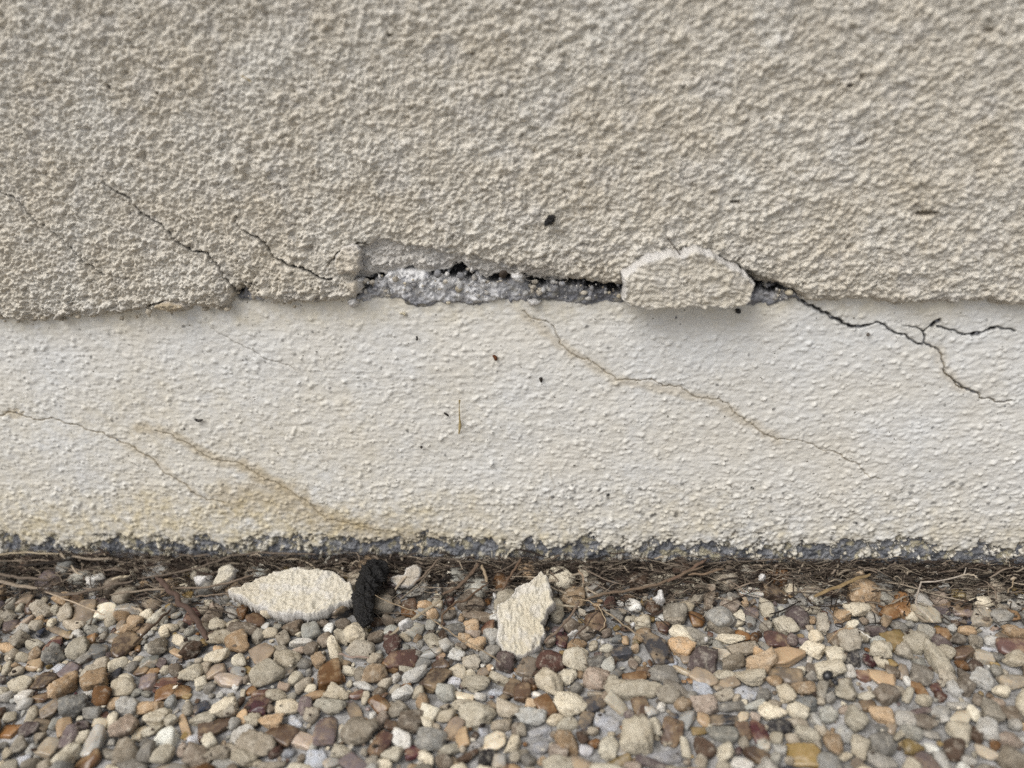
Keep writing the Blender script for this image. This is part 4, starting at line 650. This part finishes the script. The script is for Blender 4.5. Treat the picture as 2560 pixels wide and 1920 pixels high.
(2120,1740):"""420 190 310 200 -10 t r|260 60 200 140 0 b a|700 230 240 230 -70 v r|980 280 330 190 -5 h r|920 130 260 110 10 m r|1170 150 170 160 30 v r|1230 230 140 130 90 w r|1400 70 250 120 0 v l|1420 230 260 200 -30 c a|1600 190 230 150 -60 c r|1800 150 280 260 -10 p l|2050 190 250 200 0 h r|2130 320 180 130 -10 v r|1390 430 330 200 -20 c r|1740 400 330 250 -20 w l|1620 470 220 200 90 b r|1360 630 300 250 -60 b r|660 440 200 110 35 c l|460 600 330 320 0 g r|170 640 270 210 -20 c l|850 610 260 150 -5 y r|810 720 100 60 0 r a|1050 610 200 110 -55 w r|1180 540 80 70 0 y r|1200 760 300 150 -60 v r|430 820 370 180 -20 v l|800 850 240 190 0 c r|1870 560 150 140 90 o r|2060 510 270 180 -40 k l|2090 760 340 300 0 p r|1530 750 170 150 0 v r|1740 660 330 140 -40 p a|430 360 150 110 0 g l|560 330 150 130 90 h a|740 510 180 80 45 y a|1750 860 280 100 0 p l|1060 430 190 110 0 g l""",
(1680,1420):"""280 370 260 170 55 p r|475 350 270 160 -85 h r|610 600 400 290 -40 v r|830 610 210 170 -10 c r|720 430 270 170 -25 k r|790 330 190 100 -25 g r|1000 260 310 110 -3 w a|1280 260 340 240 -10 b a|1190 470 220 150 -70 c l|1010 540 210 140 -20 m a|990 650 180 140 -20 v r|1180 680 190 140 -30 p l|1430 700 320 190 -10 c l|1570 380 250 110 5 v r|1560 560 360 200 -28 m r|1790 480 210 80 12 c r|1890 640 300 140 -80 p l|1760 610 110 100 90 t r|1550 120 260 110 -10 p l|1760 120 130 70 0 p r|1750 260 240 190 -35 p a|50 600 230 170 -10 p l|310 610 210 150 0 o a|2100 360 80 60 0 w r|2190 410 110 70 0 w r|2140 560 220 170 -10 t l|20 410 150 90 90 p r""",
(2120,1420):"""220 300 400 250 -10 t l|300 460 180 170 0 h a|100 500 250 220 -40 c l|490 340 210 160 -5 e r|680 430 310 220 -20 o a|700 130 250 90 -5 p l|650 220 150 110 0 p r|790 250 160 100 0 c l|1030 570 400 190 -38 c a|1140 340 270 120 -20 k l|1370 440 380 150 -18 b a|480 640 180 140 70 t l|330 600 150 120 0 v r|780 660 120 90 0 v r|640 690 170 160 0 g l|1710 580 290 240 -20 p a|1930 570 300 220 -30 v r|1490 620 170 100 0 n a|1250 610 110 110 0 g r|1320 710 140 100 0 v r|1900 200 270 140 -10 p l|1990 310 210 120 0 p l|1520 290 200 90 -10 p r|1680 250 140 90 0 w l|2090 540 150 130 0 o a|1940 450 150 100 0 p l|2190 380 150 130 90 v r|2150 230 130 130 0 y a|1050 60 160 80 0 w l|2120 90 150 90 0 p l|1460 500 270 90 -10 m a""",
(1300,1440):"""1420 360 190 150 0 w r|1660 370 240 140 -25 b r|1580 480 220 90 -12 y a|1390 520 150 130 0 c r|1540 570 190 150 0 c l|1950 490 270 200 0 p l|1210 470 170 150 0 g r|650 300 330 230 0 t l|800 430 130 90 0 p l|1900 270 180 130 90 h r|1180 210 200 80 0 p l|1270 20 200 90 0 x r""",
(900,1420):"""1500 575 400 140 -3 h r|1400 720 210 140 0 t r|1190 720 240 160 0 g r|820 430 190 130 0 t r|610 430 220 140 0 b r|610 540 200 90 -10 o r|970 410 130 110 0 c a|770 550 130 120 0 v l|1110 270 190 130 0 h r|1310 390 220 180 0 h l|1470 440 220 140 0 h l|310 310 220 140 0 h r|500 620 140 90 0 h r|350 620 180 130 0 h r|200 640 150 130 0 b r|1000 190 100 70 80 v r|1060 30 80 70 0 v r|1100 560 200 110 0 h r""",
(0,1440):"""330 260 260 140 15 h a|130 330 200 110 20 e r|80 450 220 160 30 p l|120 560 220 140 20 m a|290 520 250 80 45 k a|225 375 110 90 0 c l|390 350 230 120 25 b a|510 400 230 150 30 p l|690 390 150 80 20 c l|810 450 210 150 25 p l|1050 430 270 250 10 h a|900 570 230 160 -20 p l|1320 400 260 150 10 c a|1600 360 260 130 0 v a|1900 320 260 130 25 h a|1530 460 210 120 0 t r|1810 460 180 120 0 c r|1990 470 190 180 0 c l|1700 560 230 130 25 t l|1510 560 170 120 90 h a|1800 610 230 70 38 m a|450 600 150 130 0 p r|490 670 110 90 0 n r|700 640 380 110 -38 h a|2130 390 140 130 0 v l|1150 150 140 60 0 v a|2150 610 150 100 0 c l|2040 660 140 130 90 c l""",
(430,1440):"""560 570 210 140 0 c r|490 480 250 140 10 h r|540 370 180 100 0 k l|730 430 210 150 -55 v r|880 420 170 150 90 o r|760 570 170 130 0 c l|1040 520 210 160 25 b a|1150 590 110 90 0 v a|1500 610 230 160 0 h l|120 270 110 80 0 p r|270 240 110 70 0 g a|160 100 130 100 0 c l|1850 540 200 100 0 h l|2140 580 170 120 0 h l|230 480 220 130 50 r a""",
}
PEB = []
for (ox, oy), txt in TILES.items():
    for row in txt.split('|'):
        a = row.split(); cx, cy, L, W, an = map(float, a[:5]); sc = 5.027
        px, py = ox+cx/sc, oy+cy/sc; th = math.radians(an)
        def axis(l, ang):
            dx, dy = math.cos(ang)*l/sc/2, -math.sin(ang)*l/sc/2
            return (gnd(px+dx, py+dy, .002)-gnd(px-dx, py-dy, .002))*np.array([1, .86, 1])
        A1, A2 = axis(L, th), axis(W, th+math.pi/2); c0 = gnd(px, py, .003)
        L_, W_ = np.linalg.norm(A1), np.linalg.norm(A2); az = math.atan2(A1[1], A1[0])
        W_ = abs(A1[0]*A2[1]-A1[1]*A2[0])/L_
        if W_ > L_: L_, W_, az = W_, L_, az+math.pi/2
        PEB.append([c0[0], c0[1], L_*1.08, W_*1.06, az, a[5], a[6], (px, py), L/sc*W/sc])
order = sorted(range(len(PEB)), key=lambda i: -PEB[i][8]); NIND = 300; indiv = set(order[:NIND])
def pebble_world(p, seed, big):
    x, y, L, W, az, c, k = p[:7]; g = np.random.default_rng(seed+9)
    T = min(L, W)*g.uniform(.68, .9)*(1 if L < 3*W else 1.2) if k != 'a' else min(L, W)*g.uniform(.45, .75)
    if k == 'f': T = .003
    V, F = shape(k, L, W, T, seed, big); ca, sa = math.cos(az), math.sin(az)
    tx, ty = (g.normal(0, .16, 2) if k != 'f' else (0, 0))
    Rx = np.array([[1, 0, 0], [0, math.cos(tx), -math.sin(tx)], [0, math.sin(tx), math.cos(tx)]]); Ry = np.array([[math.cos(ty), 0, math.sin(ty)], [0, 1, 0], [-math.sin(ty), 0, math.cos(ty)]])
    R = np.array([[ca, -sa, 0], [sa, ca, 0], [0, 0, 1]])@Ry@Rx
    col = np.array(PAL[c], float); col = .84*col+.16*col.mean(); col = col*g.uniform(.76, 1.06) + g.normal()*np.array([1.5, 0, -1.5]); col = np.clip(col, 12, 235)
    zc = T*g.uniform(.2, .42)+.0005 if k != 'f' else .0004
    return V@R.T, F, np.array(lin(*col)), np.array([x, y, zc]), T
CN = dict(c='cream', w='white', p='beige-grey', t='tan', o='amber', b='brown', x='red-brown', r='maroon', g='grey', v='light grey', d='charcoal', n='navy-black', k='pinkish', y='olive-yellow', m='mauve-grey', e='pale greenish', h='dull brown', s='blue-white')
KN = dict(r='smooth', l='rough', a='angular', f='flat')
LM = [((726, 1480), 'pointed flake'), ((1313, 1530), 'tall flake'), ((912, 1490), 'black char piece'), ((1011, 1558), 'knobbly white crumb'), ((1648, 1490), 'three-cornered crumb'), ((2070, 1690), 'black seed'), ((2300, 1480), 'pale bent twig'), ((1907, 1441), 'round white crumb'), ((500, 1560), 'reddish twig'),
      ((0, 1920), 'bottom left corner'), ((2560, 1920), 'bottom right corner'), ((1280, 1920), 'middle of the bottom edge'), ((0, 1560), 'left edge of the picture'), ((2560, 1560), 'right edge of the picture'),
      ((1640, 1610), 'big dark flint'), ((1592, 1715), 'long tapering cream pebble'), ((667, 1680), 'large cream slab pebble'), ((1001, 1640), 'big red-brown flint'), ((1969, 1634), 'tan leaf-shaped pebble'), ((1600, 1841), 'heart-shaped cream pebble'), ((232, 1850), 'light grey block pebble'),
      ((819, 1682), 'amber-brown slab pebble'), ((1433, 1642), 'egg-like cream pebble'), ((1214, 1889), 'charcoal oval pebble'), ((2010, 1877), 'olive-yellow glassy pebble'), ((637, 1755), 'maroon chip'), ((1030, 1868), 'small maroon chip'), ((2325, 1533), 'cream leaf-shaped pebble'), ((536, 1810), 'brown three-cornered flint'), ((2350, 1640), 'long pale bent pebble'), ((897, 1622), 'beige oval pebble')]
used = {}
OWN = {}
for i in indiv:                                   # landmark pebbles carry their landmark words
    for (lx, ly), nm in LM[14:]:
        if math.hypot(PEB[i][7][0]-lx, PEB[i][7][1]-ly) < 14 and nm not in OWN.values(): OWN[i] = nm; break
def label_for(i):
    p = PEB[i]; px, py = p[7]; A = p[8]
    size = 'large' if A > 2600 else 'small' if A < 1150 else 'medium'
    el = 'long ' if p[2] > 1.75*p[3] else ''
    look = f"{size} {el}{CN[p[5]]} {KN[p[6]]} pebble" if p[6] != 'f' else f"{size} flat {CN[p[5]]} cement-smeared pebble"
    if i in OWN: look = f"{OWN[i]}, {KN[p[6]]} and {CN[p[5]]}"
    c = sorted(LM, key=lambda m: math.hypot(px-m[0][0], (py-m[0][1])*1.3))
    for (lx, ly), nm in c:
        if i in OWN and OWN[i] == nm: continue
        dx, dy = px-lx, py-ly; v = '' if abs(dy) < .4*abs(dx) else ('below ' if dy > 0 else 'above '); h = '' if abs(dx) < .4*abs(dy) else ('right' if dx > 0 else 'left')
        rel = (v.strip()+' and '+h+' of') if v and h else (v.strip() if v else h+' of')
        near = 'just ' if math.hypot(dx, dy) < 90 else ('' if math.hypot(dx, dy) < 220 else 'well ')
        t = f"{look}, {near}{rel} the {nm}"
        if t not in used and len(t.split()) <= 16: used[t] = 1; return t
    return look
VV, FF, CC, GM = [], [], [], []
SV = {0: [[], [], [], 0], 1: [[], [], [], 0]}
def add_stuff(V, F, col, c0, gl):
    b = SV[gl]; b[0].append(V+c0); b[1].append(F+b[3]); b[2].append(np.tile(col, (len(V), 1))); b[3] += len(V)
for rank, i in enumerate(order):
    p = PEB[i]; gl = 1 if p[6] == 'a' else 0
    V, F, col, c0, T = pebble_world(p, 1000+i*13, i in indiv)
    if i in indiv:
        o = link('pebble', mesh_np('pebble', V, F, {'col': np.tile(col, (len(V), 1))}), M_FLINT if gl else M_ROUGH, loc=c0, label=label_for(i), category='pebble'); o['group'] = 'pebbles set in the path surface'
    else: add_stuff(V, F, col, c0, gl)
# filler gravel between and beyond
pos = np.array([[p[0], p[1]] for p in PEB]); rad = np.array([math.sqrt(p[2]*p[3])/2*.86 for p in PEB])
g = np.random.default_rng(77); keys = list('cwptobxrgvdkymeh'); wts = np.array([28, 8, 18, 12, 3, 5, 2, 1, 6, 6, 2, 3, 2, 3, 6, 8.]); wts /= wts.sum()
allp = pos; allr = rad; new = []
for r0, r1, tries in ((.0042, .0055, 1800), (.003, .0042, 3500), (.002, .003, 7000), (.0011, .002, 12000), (.0006, .0011, 9000)):
    for _ in range(tries):
        x, y, r = g.uniform(-.31, .24), g.uniform(-.15, -.003), g.uniform(r0, r1)
        if r > .003 and -.175+y*-.2 < x < .14 and -.09 < y and (x > -.2): pass
        d2 = np.hypot(allp[:, 0]-x, allp[:, 1]-y) - allr
        if d2.min() < r*(.84 if (y > -.1 and x > -.25 and x < .19) else .72): continue
        allp = np.vstack([allp, [x, y]]); allr = np.append(allr, r); new.append((x, y, r))
for j, (x, y, r) in enumerate(new):
    k = g.choice(list('rla'), p=[.35, .4, .25]); c = g.choice(keys, p=wts); q = g.uniform(1, 1.45)
    if k == 'a': c = g.choice(list('obhxyemdg'))
    V, F, col, c0, T = pebble_world([x, y, 2*r*math.sqrt(q), 2*r/math.sqrt(q), g.uniform(0, 3.14), c, k], 90000+j*3, False)
    add_stuff(V, F, col, c0, 1 if k == 'a' else 0)
n0 = SV[0][3]; V = np.concatenate(SV[0][0]+SV[1][0]); nf0 = sum(len(f) for f in SV[0][1]); F = np.concatenate(SV[0][1]+[f+n0 for f in SV[1][1]]); C = np.concatenate(SV[0][2]+SV[1][2])
me = mesh_np('gravel', V, F, {'col': C}); ob = link('gravel', me, M_ROUGH, kind='stuff', label='smaller pebbles and grit filling the path between the larger stones', category='gravel'); me.materials.append(M_FLINT)
mi_ = np.zeros(len(F), np.int32); mi_[nf0:] = 1; me.polygons.foreach_set('material_index', mi_)

# crumbs of mortar and plaster lying along the broken joint
bm = bmesh.new(); bmesh.ops.create_icosphere(bm, subdivisions=2, radius=1); I1 = (np.array([v.co[:] for v in bm.verts]), np.array([[v.index for v in f.verts] for f in bm.faces])); bm.free()
g = np.random.default_rng(55); VV, FF, CC = [], [], []; n0 = 0
for k in range(380):
    if k < 260: x = g.uniform(-.094, .028) if g.random() < .85 else g.uniform(.063, .08)
    else: x = g.uniform(-.235, -.09)
    ze = np.interp(x, EDGE[:, 0], EDGE[:, 1]); zt_ = np.interp(x, PTOP[:, 0], PTOP[:, 1]); r = .00025+.0011*g.random()**3
    if k < 260:
        if ze-zt_ < .002: continue
        z = zt_+(ze-zt_)*g.beta(2, 1.4); y = -.0012-.0022*(z-zt_)/(ze-zt_)*g.random()
    else: z = ze+g.normal()*.0009; y = -.0014-g.random()*.0012; r *= .8
    v = I1[0]*(1+.35*perlin(I1[0][:, 0]*1.7+I1[0][:, 2], I1[0][:, 1]*1.7, k)[:, None]+.25*perlin(I1[0][:, 0]*4, I1[0][:, 1]*4+I1[0][:, 2]*3, k+5)[:, None])*g.uniform(.6, 1.2, 3)*r + [x, y, z]
    VV.append(v); FF.append(I1[1]+n0); n0 += len(v)
    c = [(216, 215, 213), (206, 199, 186), (156, 157, 161), (110, 111, 116), (206, 196, 174)][g.choice(5, p=[.34, .36, .16, .0, .14])] if k < 260 else (200, 190, 172)
    CC.append(np.tile(lin(*np.array(c)*g.uniform(.85, 1.05)), (len(v), 1)))
link('joint_crumbs', mesh_np('joint_crumbs', np.concatenate(VV), np.concatenate(FF), {'col': np.concatenate(CC)}), M_ROUGH, kind='stuff', label='white and grey crumbs of mortar and plaster lying along the broken joint', category='crumbs')

# ------------------------------------------------------------------ fine debris: fibres, chips
g = np.random.default_rng(99); VV, FF, CC = [], [], []; n0 = 0
cols = [(52, 44, 38), (74, 65, 57), (102, 91, 80), (124, 112, 99), (62, 50, 42), (38, 33, 29), (150, 138, 121)]
def reach(x): return .0115 + .008*(x < -.13) + .010*math.exp(-((x-.0)/.045)**2) + .004*math.exp(-((x-.13)/.03)**2)
for k in range(5200):
    x = g.uniform(-.27, .2); rc = reach(x); y = -.0006 - abs(g.normal())*rc*.55
    if g.random() < .12: y -= g.random()*.02
    L = g.choice([.003, .006, .011, .02], p=[.35, .35, .2, .1])*g.uniform(.7, 1.4); az = g.normal(0, .45)+(math.pi if g.random() < .5 else 0)
    if g.random() < .3: az = g.uniform(0, 6.28)
    z = .0028+abs(g.normal())*.0017 + .0016*max(0, 1+y/.014); bend = g.normal()*.5
    P = []; xx, yy = x, y
    for t in range(6): P.append([xx, min(yy, -.0005), z+.0006*math.sin(t+k)]); xx += math.cos(az)*L/5; yy += math.sin(az)*L/5*.8; az += bend/5; z += g.normal()*.0003
    r = g.choice([.00012, .0002, .00036, .0006], p=[.46, .34, .16, .04]); v, f = tube(P, r*np.array([.6, 1, 1, 1, .9, .5]), 4 if r < .0003 else 5, .5)
    VV.append(v); FF.append(f+n0); n0 += len(v); c = np.array(lin(*np.array(cols[g.integers(len(cols))])*g.uniform(.8, 1.15))); CC.append(np.tile(c, (len(v), 1)))
link('plant_litter', mesh_np('plant_litter', np.concatenate(VV), np.concatenate(FF), {'col': np.concatenate(CC)}), M_FIBRE, kind='stuff', label='matted dry grass fibres and rootlets heaped along the foot of the wall', category='plant litter')
VV, FF, CC = [], [], []; n0 = 0
for k in range(3800):
    x = g.uniform(-.27, .2); y = -.0008 - abs(g.normal())*reach(x)*.7; r = g.choice([.0003, .0006, .001], p=[.55, .33, .12])*g.uniform(.7, 1.3)
    if g.random() < .25: y = g.uniform(-.09, 0)
    B = np.array([[1, 0, 0], [-1, 0, 0], [0, 1, 0], [0, -1, 0], [0, 0, 1], [0, 0, -1.]])*g.uniform(.5, 1.2, (6, 1)); Q = B@np.linalg.qr(g.normal(size=(3, 3)))[0]*np.array([1.3, 1, .8])*r
    v = Q+[x, min(y, -.001), .0022+abs(g.normal())*.0009+.0018*max(0, 1+y/.013)]
    VV.append(v); FF.append(np.array([[0, 2, 4], [2, 1, 4], [1, 3, 4], [3, 0, 4], [2, 0, 5], [1, 2, 5], [3, 1, 5], [0, 3, 5]])+n0); n0 += 6
    c = (214, 206, 190) if g.random() < (.3 if -.13 < x < .01 else .12) else cols[g.integers(6)]; CC.append(np.tile(lin(*np.array(c)*g.uniform(.7, 1.15)), (6, 1)))
link('grit', mesh_np('grit', np.concatenate(VV), np.concatenate(FF), {'col': np.concatenate(CC)}, False), M_FIBRE, kind='stuff', label='dark crumbs and grit scattered in the debris by the wall', category='grit')
